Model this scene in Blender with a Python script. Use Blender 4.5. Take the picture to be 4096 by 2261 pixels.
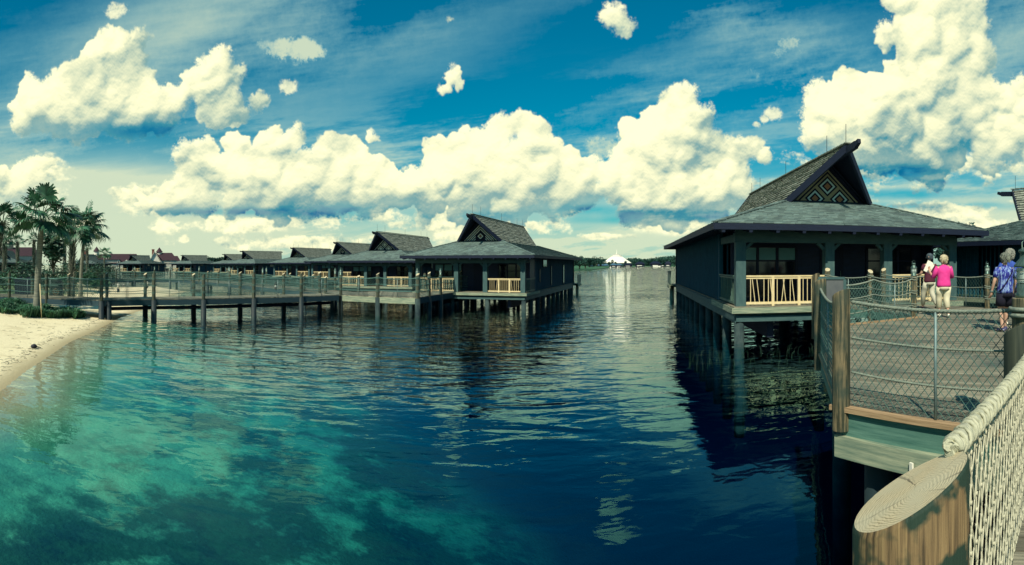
import bpy, math, random
import numpy as np
from mathutils import Vector, Matrix
R = math.radians
for o in list(bpy.data.objects): bpy.data.objects.remove(o)
scene = bpy.context.scene
col = scene.collection

# ---------------------------------------------------------------- camera (a sweep panorama: cylindrical, level)
EYE = 2.68                       # metres above the lake
F, CX, CY = 2220.0, 2048.0, 1057.0   # photograph: pixels per radian, centre column, horizon row
cam_d = bpy.data.cameras.new('camera'); cam = bpy.data.objects.new('camera', cam_d); col.objects.link(cam)
cam.location = (0, 0, EYE); cam.rotation_euler = (R(90), 0, 0)
cam_d.type = 'PANO'; cam_d.panorama_type = 'CENTRAL_CYLINDRICAL'
cam_d.central_cylindrical_range_u_min = -2048/F; cam_d.central_cylindrical_range_u_max = 2048/F
cam_d.central_cylindrical_range_v_min = -(2261-CY)/F; cam_d.central_cylindrical_range_v_max = CY/F
cam_d.central_cylindrical_radius = 1.0
cam_d.clip_start = 0.05; cam_d.clip_end = 9000
scene.camera = cam
scene.view_settings.view_transform = 'Standard'; scene.view_settings.look = 'None'
scene.view_settings.exposure = 0.25; scene.view_settings.gamma = 1.0
scene.render.engine = 'CYCLES'
scene.cycles.max_bounces = 8; scene.cycles.transparent_max_bounces = 16
scene.cycles.caustics_reflective = False; scene.cycles.caustics_refractive = False
scene.cycles.sample_clamp_indirect = 6.0

# ---------------------------------------------------------------- sun
SUN_AZ, SUN_EL = R(25), R(46)    # light travels towards this azimuth (from +Y to +X)
sd = bpy.data.lights.new('sun', 'SUN'); sd.energy = 4.8; sd.angle = R(0.55); sd.color = (1.0, 0.93, 0.72)
so = bpy.data.objects.new('sun', sd); col.objects.link(so)
trav = Vector((math.sin(SUN_AZ)*math.cos(SUN_EL), math.cos(SUN_AZ)*math.cos(SUN_EL), -math.sin(SUN_EL)))
so.rotation_euler = trav.to_track_quat('-Z', 'Y').to_euler(); so.location = (-20, -20, 40)

# ---------------------------------------------------------------- sky: Nishita blue, with clouds computed per direction
def fbm(h, w, beta, ax=1.0, ay=1.0, rot=0.0, seed=0, lo=0.0):
    rs = np.random.RandomState(seed)
    f = np.fft.rfft2(rs.randn(h, w).astype(np.float32))
    fy = np.fft.fftfreq(h)[:, None]; fx = np.fft.rfftfreq(w)[None, :]
    c, s = math.cos(rot), math.sin(rot)
    u = (fx*c + fy*s)*ax; v = (-fx*s + fy*c)*ay
    k = np.sqrt(u*u + v*v) + 1e-5
    k = np.maximum(k, lo) if lo else k
    n = np.fft.irfft2(f*k**(-beta), s=(h, w))
    n -= n.mean(); n /= n.std()
    return n
def blur(a, s):
    h, w = a.shape
    fy = np.fft.fftfreq(h)[:, None]; fx = np.fft.rfftfreq(w)[None, :]
    return np.fft.irfft2(np.fft.rfft2(a)*np.exp(-2*(math.pi*s)**2*(fx*fx+fy*fy)), s=(h, w))
def sstep(a, b, x):
    t = np.clip((x-a)/(b-a), 0, 1); return t*t*(3-2*t)

def make_sky():
    W, H = 4096, 2048
    h = 1024                                  # rows of the upper hemisphere, row 0 = horizon
    K = W/(2*math.pi)
    def to_env(x, y):                         # positions are directions: azimuth / elevation of each cloud
        return (0.25*W + (x-1288)/1396*K) % W, math.atan((665-y)/1396)*K
    rnd = random.Random(7)
    hb = np.zeros((h, W), np.float32)
    def sph(cx, cy, cz, r):
        r0 = int(r)+1; x0 = int(cx)-r0; y0 = int(cy)-r0
        ys = np.arange(max(y0, 0), min(int(cy)+r0+1, h)); xs = np.arange(x0, int(cx)+r0+1)
        if len(ys) < 1: return
        d = r*r-((xs-cx)**2)[None, :]-((ys-cy)**2)[:, None]
        m = np.where(d > 0, cz+np.sqrt(np.maximum(d, 0)), 0)
        ix = np.ix_(ys, xs % W); hb[ix] = np.maximum(hb[ix], m)
    def grow(cx, cy, cz, r, lvl, base):
        if r < 0.8: return
        sph(cx, cy, cz, r)
        if lvl == 0: return
        for _ in range(13 if lvl > 1 else 8):
            a = rnd.uniform(0, 2*math.pi); q = rnd.uniform(.45, 1.0)
            dx, dy = math.cos(a)*q*r, math.sin(a)*q*r
            if cy+dy < base: dy *= .3
            grow(cx+dx, cy+dy, cz+math.sqrt(max(0, 1-q*q))*r, r*rnd.uniform(.22, .42), lvl-1, base)
    solid = [
     [(70,225,30),(60,262,40),(120,265,60),(150,235,42),(200,222,55),(240,165,48),(265,125,38),(300,105,30),(352,88,20),(320,150,42),(338,222,46),(362,250,50),(250,275,70),(400,265,50),(440,268,40),(170,295,55),(320,300,55),(410,300,38),(60,292,34),(75,218,22),(300,190,46)],
     [(530,190,52),(500,215,38),(562,162,30),(598,192,22),(550,228,38),(590,236,26),(545,288,34),(600,285,24),(655,255,22),(520,285,22)],
     [(470,388,36),(520,372,26),(600,362,34),(680,365,40),(738,345,26),(820,378,38),(880,378,32),(942,350,16),(560,430,52),(480,455,36),(650,435,60),(740,450,64),(830,440,62),(900,430,48),(960,440,46),(372,512,24),(430,500,42),(500,510,40),(600,505,42),(680,515,42),(760,510,46),(850,500,50),(930,505,46),(1000,480,46),(1060,470,42),(350,490,14),(700,560,20)],
     [(1100,372,30),(1180,366,42),(1250,335,38),(1312,305,30),(1345,335,38),(1380,370,32),(1120,430,60),(1220,430,70),(1330,430,68),(1430,392,30),(1440,445,50),(1492,425,28),(1180,505,52),(1300,500,55),(1400,505,46),(1475,490,34),(1070,490,46),(1060,540,24),(1250,545,30)],
     [(1722,232,28),(1690,268,38),(1742,290,40),(1640,298,28),(1602,328,32),(1680,345,60),(1760,345,50),(1800,385,44),(1600,395,50),(1700,425,80),(1860,385,36),(1892,368,24),(1925,400,22),(1560,465,48),(1650,495,66),(1760,495,66),(1850,465,52),(1560,432,30),(1590,540,34),(1700,545,36)],
     [(2330,0,80),(2400,20,60),(2350,60,80),(2435,80,46),(2300,105,44),(2222,92,26),(2340,140,90),(2440,150,56),(2480,130,30),(2200,235,46),(2250,210,46),(2132,220,40),(2060,250,38),(2040,290,30),(2150,285,74),(2280,260,100),(2410,250,76),(2100,355,60),(2200,375,72),(2330,370,84),(2450,330,58),(2540,350,50),(2500,395,50),(2035,345,30),(2560,250,50),(2640,300,70),(2720,330,80),(2620,400,60),(2700,240,60)],
     [(1545,52,30),(1580,72,20),(1520,40,20),(1560,80,14)], [(1135,200,18),(1120,232,14),(1150,215,12),(1138,186,10)],
     
     [(75,425,24),(58,445,30),(100,425,18),(125,412,12),(20,465,30),(40,480,34),(90,470,26),(-30,470,30),(-90,440,50)],
    ]
    for _ in range(12):                       # the rest of the sky, outside the frame
        cx = rnd.uniform(1288+1350, 1288-1350+1396*2*math.pi); cy = rnd.uniform(300, 560); w = rnd.uniform(40, 120)
        solid.append([(cx+rnd.uniform(-2, 2)*w, cy+rnd.uniform(-.5, .5)*w, w*rnd.uniform(.3, .8)) for _ in range(9)])
    for _ in range(4):
        cx = rnd.uniform(0, 2600); cy = rnd.uniform(-1900, -260); w = rnd.uniform(60, 150)
        solid.append([(cx+rnd.uniform(-2, 2)*w, cy+rnd.uniform(-.7, .7)*w, w*rnd.uniform(.3, .8)) for _ in range(8)])
    for cl in solid:
        base = min(to_env(x, y)[1]-K*r/1396*.8 for x, y, r in cl)
        for x, y, r in cl:
            ex, ey = to_env(x, y); grow(ex, ey, 2.0, r*K/1396, 3 if r > 16 else 2, base)
    n3 = fbm(h, W, 1.15, seed=42, lo=.03)
    n1 = fbm(h, W, 1.7, seed=3, lo=.004); n2 = fbm(h, W, 1.2, seed=4, lo=.02)
    # warp the lumps with noise so that no outline stays round
    w1 = fbm(h, W, 2.0, seed=21, lo=.012)*2.6+fbm(h, W, 1.3, seed=23, lo=.06)*.9; w2 = fbm(h, W, 2.0, seed=22, lo=.012)*2.6+fbm(h, W, 1.3, seed=24, lo=.06)*.9
    yy, xx = np.meshgrid(np.arange(h), np.arange(W), indexing='ij')
    hb = hb[np.clip(np.rint(yy+w1), 0, h-1).astype(int), np.rint(xx+w2).astype(int) % W]
    cov = (hb > 0).astype(np.float32)
    c1_, c2_, c6_ = blur(cov, 1.0), blur(cov, 2.6), blur(cov, 6.0)
    torn = sstep(-1.1, .7, fbm(h, W, 1.6, seed=41, lo=.01))         # where the edge is crisp, where it is torn
    n3 = fbm(h, W, 1.15, seed=42, lo=.03)
    alpha = (1-torn)*sstep(.25, .85, c1_+.10*n2*c2_*(1-c2_)*4)+torn*sstep(.30, .95, .5*c2_+.5*c6_+.17*n3*c6_*(1-c6_)*4+.06*n2)
    hs = blur(hb, 1.0); hm = blur(hb, 4.0); hl = blur(hb, 14.0)
    def lit(a, k):
        gy, gx = np.gradient(a); gx *= k; gy *= k
        l = np.sqrt(gx*gx+gy*gy+1)
        return (gx*.35-gy*.72+.60)/l          # rows grow upwards; light high, from the left, behind the viewer
    shade = .22*lit(blur(hb, 1.2), .40)+.045*(np.roll(n3, -1, 0)-np.roll(n3, 1, 0))+.40*lit(hm, 1.0)+.46*lit(hl, 1.4)
    above = np.roll(blur(cov, 13), -13, 0); below = np.roll(blur(cov, 10), 12, 0)
    occ = np.clip(above-below*.75, 0, 1)*cov
    patch = fbm(h, W, 1.9, ax=1.4, ay=.8, seed=31, lo=.006)
    shade = .42+.62*shade-.30*sstep(.15, .8, blur(occ, 6))+.04*n1-.30*sstep(.1, 1.6, patch)-.10*sstep(.2, 1.6, n1)
    alpha = alpha*(1-.62*sstep(.30, .80, blur(occ, 5)))
    shade = np.maximum(shade, .34+.1*n2*.2)
    # soft, broken cloud behind and below the heaps
    def R_(x, y, rx, ry): return np.exp(-((X-x)/rx)**2-((Y-y)/ry)**2)
    # translucent layers: cirrus streaks and banks near the horizon
    ci = fbm(h, W, 1.9, ax=4.0, ay=.8, rot=.42, seed=11, lo=.003)
    ci2 = fbm(h, W, 1.5, ax=3.5, ay=.5, rot=.12, seed=12, lo=.004)
    el = (np.arange(h)/h*90.0)[:, None]
    X = ((np.arange(W)-.25*W+W/2) % W-W/2)[None, :]/K*1396+1288
    Y = 665-np.tan(np.radians(np.minimum(el, 80)))*1396
    def reg(x, y, rx, ry, rot=0):
        c, s = math.cos(rot), math.sin(rot)
        dx, dy = X-x, Y-y
        return np.exp(-((dx*c+dy*s)/rx)**2-((-dx*s+dy*c)/ry)**2)
    s1 = fbm(h, W, 1.75, ax=1.5, ay=.75, seed=51, lo=.012); s2 = fbm(h, W, 1.75, ax=1.5, ay=.75, seed=51, lo=.012)
    s2 = np.roll(s1, -3, 0)-np.roll(s1, 3, 0)                        # relief of the soft clouds, lit from above
    zone = np.zeros((h, W), np.float32)
    for x, y, rx, ry, a in [(700,470,330,75,.9),(1250,470,330,80,.9),(1700,470,280,85,.9),(2250,400,300,90,.9),(1000,540,500,40,.6),(2350,540,330,40,.8),(60,450,160,60,.8),(420,505,160,50,.8),(620,562,280,30,.85),(1150,572,300,26,.85),(2380,560,260,26,.85),(1750,560,220,24,.8),(760,612,280,24,1.0),(1000,600,130,20,.9),(590,622,70,16,1.0),(1520,596,60,11,1.1),(1780,575,110,20,.9),(465,603,18,14,1.1),(2450,558,120,18,1.1),(1150,590,120,20,.8),(180,560,200,20,.4)]:
        zone = np.maximum(zone, a*reg(x, y, rx, ry))
    sa = sstep(.30, .62, zone+.20*s1+.05*n2-.12)*.96*sstep(.06, .30, zone)
    for x, y, r in [(1940,290,15),(1922,300,10),(300,24,22),(285,38,14),(1130,50,12),(722,220,15),(1900,313,8),(655,255,20)]:
        sa = np.maximum(sa, sstep(.30, .8, reg(x, y, r*1.3, r)+.16*n1+.10*n3)*.8*sstep(.03, .2, reg(x, y, r*1.3, r)))
    sshade = np.clip(.78-.10*s2/s2.std()+.05*n3-.16*sstep(-.3, 1.6, -s1), .3, 1)
    shade = np.where(alpha > .02, shade*alpha/np.maximum(alpha+sa*(1-alpha), 1e-3)+sshade*(1-alpha/np.maximum(alpha+sa*(1-alpha), 1e-3)), sshade)
    alpha = np.clip(alpha+sa*(1-alpha), 0, 1)
    m = .12+.68*reg(460, 110, 620, 150, -.42)+.7*reg(150, 370, 500, 60)+.8*reg(1250, 300, 460, 55, -.28)+.8*reg(1800, 40, 260, 60, .15)+.9*reg(1800, 270, 420, 60, -.2)+.6*reg(2000, 170, 200, 90)+.9*reg(2560, 150, 140, 300)+.45*reg(900, 100, 300, 90, -.3)
    cir = .88*(1-np.exp(-1.25*np.maximum(m*(.42+.45*ci+.24*ci2+.05*n3), 0)))*sstep(2, 12, el)
    for x, y, r in [(700,122,30),(750,128,28),(790,132,18),(665,112,22),(1982,112,30),(1965,132,22),(1892,184,26),(1510,372,40),(1560,380,34)]:
        cir = np.maximum(cir, sstep(.28, .95, reg(x, y, r*1.5, r)+.22*n1+.10*n3)*np.clip(.66+.16*n1+.05*n3, .2, .9)*sstep(.03, .2, reg(x, y, r*1.5, r)))
    bank = sstep(13.0, 4.0, el)*.80+sstep(22, 9, el)*.45*sstep(-.6, 1.0, ci2)
    bank = bank+.75*reg(250, 470, 520, 110)+.35*reg(2100, 540, 600, 50)
    haze = np.clip(bank+.08*ci2*sstep(20, 4, el), 0, .93)
    # blue-grey flat undersides of the cumulus
    dark = np.zeros((h, W), np.float32)
    for x, y, rx, ry, a in [(850,538,120,20,1),(960,545,110,15,.7),(560,535,150,10,.5),(1345,384,50,15,.9),(370,330,120,20,.6),(2250,432,110,16,.9),(2080,452,90,14,.6),(1240,545,120,14,.6),(1480,530,90,12,.7),(1540,555,160,10,.6),(2300,490,200,14,.8),(2420,460,150,10,.5),(1690,540,140,14,.6),(2340,520,200,10,.9),(1640,300,40,10,0),(1690,350,55,20,.35),(1745,372,40,18,.3),(1290,300,60,30,.3),(660,385,100,18,.42),(490,385,40,22,.4),(2240,300,60,60,.32),(2400,330,60,70,.25),(1690,435,40,10,.35),(780,400,60,16,.35),(1900,545,120,12,.6)]:
        dark += a*reg(x, y, rx, ry)
    dark = np.clip(dark*(1+.35*ci2+.25*n1), 0, 1.1)
    shade = np.clip(shade-.62*dark, 0, 1)
    img = np.zeros((H, W, 4), np.float32); img[..., 3] = 1
    img[h:, :, 0] = np.clip(shade, 0, 1)
    img[h:, :, 1] = np.clip(alpha*(1-.25*dark*(1-above)), 0, 1)
    img[h:, :, 2] = np.clip(1-(1-cir)*(1-haze), 0, 1)*(1-.75*np.clip(dark, 0, 1)*(1-alpha))
    img[:h, :, 2] = .8
    im = bpy.data.images.new('sky_clouds', W, H, float_buffer=True, is_data=True)
    im.pixels.foreach_set(img.ravel()); im.update(); im.pack()
    return im

world = bpy.data.worlds.new('World'); scene.world = world; world.use_nodes = True
nt = world.node_tree; nt.nodes.clear()
def wn(t, **k):
    n = nt.nodes.new(t)
    for a, v in k.items(): setattr(n, a, v)
    return n
sky = wn('ShaderNodeTexSky', sky_type='NISHITA', sun_disc=False, sun_elevation=SUN_EL, sun_rotation=SUN_AZ+math.pi, air_density=1.4, dust_density=.4, ozone_density=3.0)
env = wn('ShaderNodeTexEnvironment', image=make_sky(), interpolation='Linear')
sep = wn('ShaderNodeSeparateColor'); nt.links.new(env.outputs[0], sep.inputs[0])
tint = wn('ShaderNodeMix', data_type='RGBA', blend_type='MULTIPLY'); tint.inputs[0].default_value = 1
nt.links.new(sky.outputs[0], tint.inputs[6]); tint.inputs[7].default_value = (.0, .052, .062, 1)
def ramp(stops):
    r = wn('ShaderNodeValToRGB'); e = r.color_ramp.elements
    while len(e) < len(stops): e.new(.5)
    for k, (p, c) in zip(e, stops): k.position = p; k.color = (*c, 1)
    return r
cl = ramp([(0.0, (.0, .13, .27)), (.22, (.05, .25, .31)), (.42, (.30, .43, .37)), (.60, (.60, .66, .46)), (.78, (.86, .85, .55)), (.95, (1.0, .97, .62))])
nt.links.new(sep.outputs[0], cl.inputs[0])
m1 = wn('ShaderNodeMix', data_type='RGBA'); veil = ramp([(.25, (.20, .46, .48)), (.6, (.34, .54, .48)), (.92, (.58, .66, .47))]); nt.links.new(sep.outputs[2], veil.inputs[0]); nt.links.new(veil.outputs[0], m1.inputs[7])
nt.links.new(sep.outputs[2], m1.inputs[0]); nt.links.new(tint.outputs[2], m1.inputs[6])
m2 = wn('ShaderNodeMix', data_type='RGBA')
nt.links.new(sep.outputs[1], m2.inputs[0]); nt.links.new(m1.outputs[2], m2.inputs[6]); nt.links.new(cl.outputs[0], m2.inputs[7])
bg = wn('ShaderNodeBackground'); bg.inputs[1].default_value = 1.0
wo = wn('ShaderNodeOutputWorld'); nt.links.new(m2.outputs[2], bg.inputs[0]); nt.links.new(bg.outputs[0], wo.inputs[0])

# ---------------------------------------------------------------- helpers
def tag(o, label=None, cat=None, group=None, kind=None):
    if label: o['label'] = label
    if cat: o['category'] = cat
    if group: o['group'] = group
    if kind: o['kind'] = kind
    return o
def empty(name, loc=(0, 0, 0), rz=0.0, s=1.0):
    o = bpy.data.objects.new(name, None); col.objects.link(o)
    o.location = loc; o.rotation_euler = (0, 0, rz); o.scale = (s, s, s); o.empty_display_size = .2
    return o
def copy_tree(o, parent=None):
    c = o.copy(); col.objects.link(c); c.parent = parent
    for ch in sorted(o.children, key=lambda q: q.name): copy_tree(ch, c)
    return c
def P(px, d, z=0.0):                       # direction of a column of the panorama, at distance d
    a = (px-CX)/F
    return Vector((d*math.sin(a), d*math.cos(a), z))
def PZ(px, py, z=0.0):                     # where the sight line of (column, row) meets height z
    return P(px, (EYE-z)*F/(py-CY), z)
def frame_of(d):
    d = d.normalized(); up = Vector((0, 0, 1)) if abs(d.z) < .95 else Vector((0, 1, 0))
    s = d.cross(up).normalized(); return s, s.cross(d).normalized()
class MB:
    def __init__(s): s.v = []; s.f = []; s.uv = []; s.mi = []; s.sm = []; s.m = 0; s.rnd = random.Random(len(bpy.data.meshes))
    def face(s, idx, uv=None, smooth=False):
        s.f.append(tuple(idx)); s.uv.extend(uv if uv else [(0, 0)]*len(idx)); s.mi.append(s.m); s.sm.append(smooth)
    def poly(s, pts, uv=None):
        n = len(s.v); s.v.extend(tuple(p) for p in pts)
        if uv is None:
            p0 = Vector(pts[0]); a = (Vector(pts[1])-p0).normalized(); nn = a.cross(Vector(pts[2])-p0).normalized(); b = nn.cross(a)
            uv = [((Vector(p)-p0).dot(a), (Vector(p)-p0).dot(b)) for p in pts]
        s.face(range(n, n+len(pts)), uv)
    def beam(s, p0, p1, w, h, up=None, taper=1.0):
        p0, p1 = Vector(p0), Vector(p1); d = p1-p0; L = d.length
        if L < 1e-6: return
        d /= L
        if up is None: side, u = frame_of(d)
        else: side = d.cross(Vector(up)).normalized(); u = side.cross(d).normalized()
        n = len(s.v)
        for p, t in ((p0, 1), (p1, taper)):
            for a, b in ((-1, -1), (1, -1), (1, 1), (-1, 1)): s.v.append(tuple(p+side*(a*w/2*t)+u*(b*h/2*t)))
        o = s.rnd.uniform(0, 50); q = s.rnd.uniform(0, 50)
        for k, (a, b, ww) in enumerate(((0, 1, w), (1, 2, h), (2, 3, w), (3, 0, h))):
            s.face((n+a, n+b, n+4+b, n+4+a), [(o, q+k), (o, q+k+ww), (o+L, q+k+ww), (o+L, q+k)])
        s.face((n+3, n+2, n+1, n), [(o, q), (o, q+.05), (o+.05, q+.05), (o+.05, q)]); s.face((n+4, n+5, n+6, n+7), [(o, q), (o, q+.05), (o+.05, q+.05), (o+.05, q)])
    def box(s, a, b):                       # axis-aligned box between two corners
        x0, y0, z0 = a; x1, y1, z1 = b
        dx, dy, dz = x1-x0, y1-y0, z1-z0
        if dx >= dy and dx >= dz: s.beam((x0, (y0+y1)/2, (z0+z1)/2), (x1, (y0+y1)/2, (z0+z1)/2), dy, dz, (0, 0, 1))
        elif dy >= dz: s.beam(((x0+x1)/2, y0, (z0+z1)/2), ((x0+x1)/2, y1, (z0+z1)/2), dx, dz, (0, 0, 1))
        else: s.beam(((x0+x1)/2, (y0+y1)/2, z0), ((x0+x1)/2, (y0+y1)/2, z1), dx, dy, (0, 1, 0))
    def tube(s, pts, r, n=8, caps=True, smooth=True, sq=(1, 1), up=None):
        pts = [Vector(p) for p in pts]; rs = r if isinstance(r, (list, tuple)) else [r]*len(pts)
        base = len(s.v); o = s.rnd.uniform(0, 50); L = 0; us = []
        side = None
        for i, p in enumerate(pts):
            d = (pts[min(i+1, len(pts)-1)]-pts[max(i-1, 0)]).normalized()
            if side is None: side, u = frame_of(d) if up is None else (d.cross(Vector(up)).normalized(), None)
            side = (side-d*side.dot(d)).normalized(); u = side.cross(d)
            if i: L += (p-pts[i-1]).length
            us.append(L)
            for k in range(n):
                a = 2*math.pi*k/n
                s.v.append(tuple(p+side*(math.cos(a)*rs[i]*sq[0])+u*(math.sin(a)*rs[i]*sq[1])))
        for i in range(len(pts)-1):
            for k in range(n):
                k2 = (k+1) % n; c = 2*math.pi*max(rs)/n
                s.face((base+i*n+k, base+i*n+k2, base+(i+1)*n+k2, base+(i+1)*n+k), [(o+us[i], k*c), (o+us[i], (k+1)*c), (o+us[i+1], (k+1)*c), (o+us[i+1], k*c)], smooth)
        if caps:
            s.face([base+k for k in range(n)][::-1], [(o+.1*math.cos(6.283*k/n), .1*math.sin(6.283*k/n)) for k in range(n)])
            e = base+(len(pts)-1)*n
            s.face([e+k for k in range(n)], [(o+.1*math.cos(6.283*k/n), .1*math.sin(6.283*k/n)) for k in range(n)])
    def ring(s, prof, c=(0, 0, 0), n=16, smooth=True):        # lathe: [(radius, z)]
        base = len(s.v)
        for r, z in prof:
            for k in range(n):
                a = 2*math.pi*k/n; s.v.append((c[0]+r*math.cos(a), c[1]+r*math.sin(a), c[2]+z))
        for i in range(len(prof)-1):
            for k in range(n):
                k2 = (k+1) % n
                s.face((base+i*n+k, base+i*n+k2, base+(i+1)*n+k2, base+(i+1)*n+k), [(prof[i][1], k*.1), (prof[i][1], k*.1+.1), (prof[i+1][1], k*.1+.1), (prof[i+1][1], k*.1)], smooth)
        s.face([base+k for k in range(n)][::-1]); s.face([base+(len(prof)-1)*n+k for k in range(n)])
    def log(s, x, y, z0, z1, r, slant=.0, az=0.0, n=14, endmat=None):   # a pile whose top is sawn off at a slant
        base = len(s.v); o = s.rnd.uniform(0, 50); w = s.rnd.uniform(0, 6)
        sx, sy = math.sin(az), math.cos(az)
        zs = [z0, z0+(z1-z0)*.5, z1-.012, z1]
        for i, z in enumerate(zs):
            for k in range(n):
                a = 2*math.pi*k/n; rr = r*(1+.018*math.sin(3*a+w)) * (1.0, 1.0, 1.0, .965)[i]
                cx, cy = math.cos(a)*rr, math.sin(a)*rr
                s.v.append((x+cx, y+cy, z+(slant*(cx*sx+cy*sy)/r if i > 1 else 0)))
        c = 2*math.pi*r/n
        for i in range(3):
            for k in range(n):
                k2 = (k+1) % n
                s.face((base+i*n+k, base+i*n+k2, base+(i+1)*n+k2, base+(i+1)*n+k), [(o+zs[i], k*c), (o+zs[i], (k+1)*c), (o+zs[i+1], (k+1)*c), (o+zs[i+1], k*c)], True)
        m = s.m
        if endmat is not None: s.m = endmat
        e = base+3*n
        s.face([e+k for k in range(n)], [(s.v[e+k][0]-x, s.v[e+k][1]-y) for k in range(n)])
        s.m = m
    def build(s, name, mats, parent=None, label=None):
        me = bpy.data.meshes.new(name); me.from_pydata(s.v, [], s.f)
        if not isinstance(mats, (list, tuple)): mats = [mats]
        for m in mats: me.materials.append(m)
        if s.f:
            uv = me.uv_layers.new(name='UVMap'); uv.data.foreach_set('uv', np.array(s.uv, np.float32).ravel())
            me.polygons.foreach_set('material_index', s.mi); me.polygons.foreach_set('use_smooth', s.sm)
        me.update()
        o = bpy.data.objects.new(name, me); col.objects.link(o); o.parent = parent
        if label: o['label'] = label
        return o
def sag(a, b, drop, n=8):
    a, b = Vector(a), Vector(b); out = []
    for i in range(n+1):
        t = i/n; p = a.lerp(b, t); p.z -= drop*4*t*(1-t); out.append(p)
    return out
def twist(mb, pts, rad, pitch, strands=3, sides=5, seg=6, rs=None):   # laid rope: strands wound round a path
    pts = [Vector(p) for p in pts]; L = [0]
    for i in range(1, len(pts)): L.append(L[-1]+(pts[i]-pts[i-1]).length)
    N = max(2, int(L[-1]/pitch*seg)); rs = rs or rad*.56
    cen = []; j = 0
    for i in range(N+1):
        t = L[-1]*i/N
        while j < len(L)-2 and L[j+1] < t: j += 1
        cen.append((pts[j].lerp(pts[j+1], (t-L[j])/max(1e-6, L[j+1]-L[j])), (pts[j+1]-pts[j]).normalized(), t))
    for q in range(strands):
        path = []
        for p, d, t in cen:
            a, b = frame_of(d); an = 2*math.pi*(t/pitch+q/strands)
            path.append(p+(a*math.cos(an)+b*math.sin(an))*(rad-rs))
        mb.tube(path, rs, sides)

# ---------------------------------------------------------------- materials
def mat(name, c1, c2=None, scale=3.0, stretch=(1, 1, 1), rough=.8, bump=.0, island=.0, metal=0.0, coords='UV', detail=6, c3=None, spots=None, contrast=(.35, .65), spec=.3):
    m = bpy.data.materials.new(name); m.use_nodes = True; t = m.node_tree; b = t.nodes['Principled BSDF']; L = t.links.new
    b.inputs['Roughness'].default_value = rough; b.inputs['Metallic'].default_value = metal; b.inputs['Specular IOR Level'].default_value = spec
    if c2 is None: b.inputs['Base Color'].default_value = (*c1, 1); return m
    tc = t.nodes.new('ShaderNodeTexCoord'); mp = t.nodes.new('ShaderNodeMapping'); mp.inputs['Scale'].default_value = stretch
    L(tc.outputs[coords], mp.inputs[0])
    n = t.nodes.new('ShaderNodeTexNoise'); n.inputs['Scale'].default_value = scale; n.inputs['Detail'].default_value = detail; n.inputs['Roughness'].default_value = .65
    L(mp.outputs[0], n.inputs[0])
    r = t.nodes.new('ShaderNodeValToRGB'); e = r.color_ramp.elements
    e[0].position, e[1].position = contrast; e[0].color = (*c1, 1); e[1].color = (*c2, 1)
    if c3: k = e.new((contrast[0]+contrast[1])/2); k.color = (*c3, 1)
    L(n.outputs[0], r.inputs[0]); out = r.outputs[0]
    if island:
        g = t.nodes.new('ShaderNodeNewGeometry'); hs = t.nodes.new('ShaderNodeHueSaturation'); mr = t.nodes.new('ShaderNodeMapRange')
        mr.inputs[3].default_value = 1-island; mr.inputs[4].default_value = 1+island
        L(g.outputs['Random Per Island'], mr.inputs[0]); L(mr.outputs[0], hs.inputs['Value']); L(out, hs.inputs['Color']); out = hs.outputs[0]
    if spots:
        sc, cc, lo, hi = spots
        n2 = t.nodes.new('ShaderNodeTexNoise'); n2.inputs['Scale'].default_value = sc; n2.inputs['Detail'].default_value = 4
        L(tc.outputs['Object'], n2.inputs[0]); mr2 = t.nodes.new('ShaderNodeMapRange'); mr2.inputs[1].default_value = lo; mr2.inputs[2].default_value = hi
        mx = t.nodes.new('ShaderNodeMix'); mx.data_type = 'RGBA'; L(n2.outputs[0], mr2.inputs[0]); L(mr2.outputs[0], mx.inputs[0]); L(out, mx.inputs[6]); mx.inputs[7].default_value = (*cc, 1); out = mx.outputs[2]
    L(out, b.inputs['Base Color'])
    if bump:
        bp = t.nodes.new('ShaderNodeBump'); bp.inputs['Strength'].default_value = bump; bp.inputs['Distance'].default_value = .01
        L(n.outputs[0], bp.inputs['Height']); L(bp.outputs[0], b.inputs['Normal'])
    return m
GR = (1.2, 22, 1)
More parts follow.
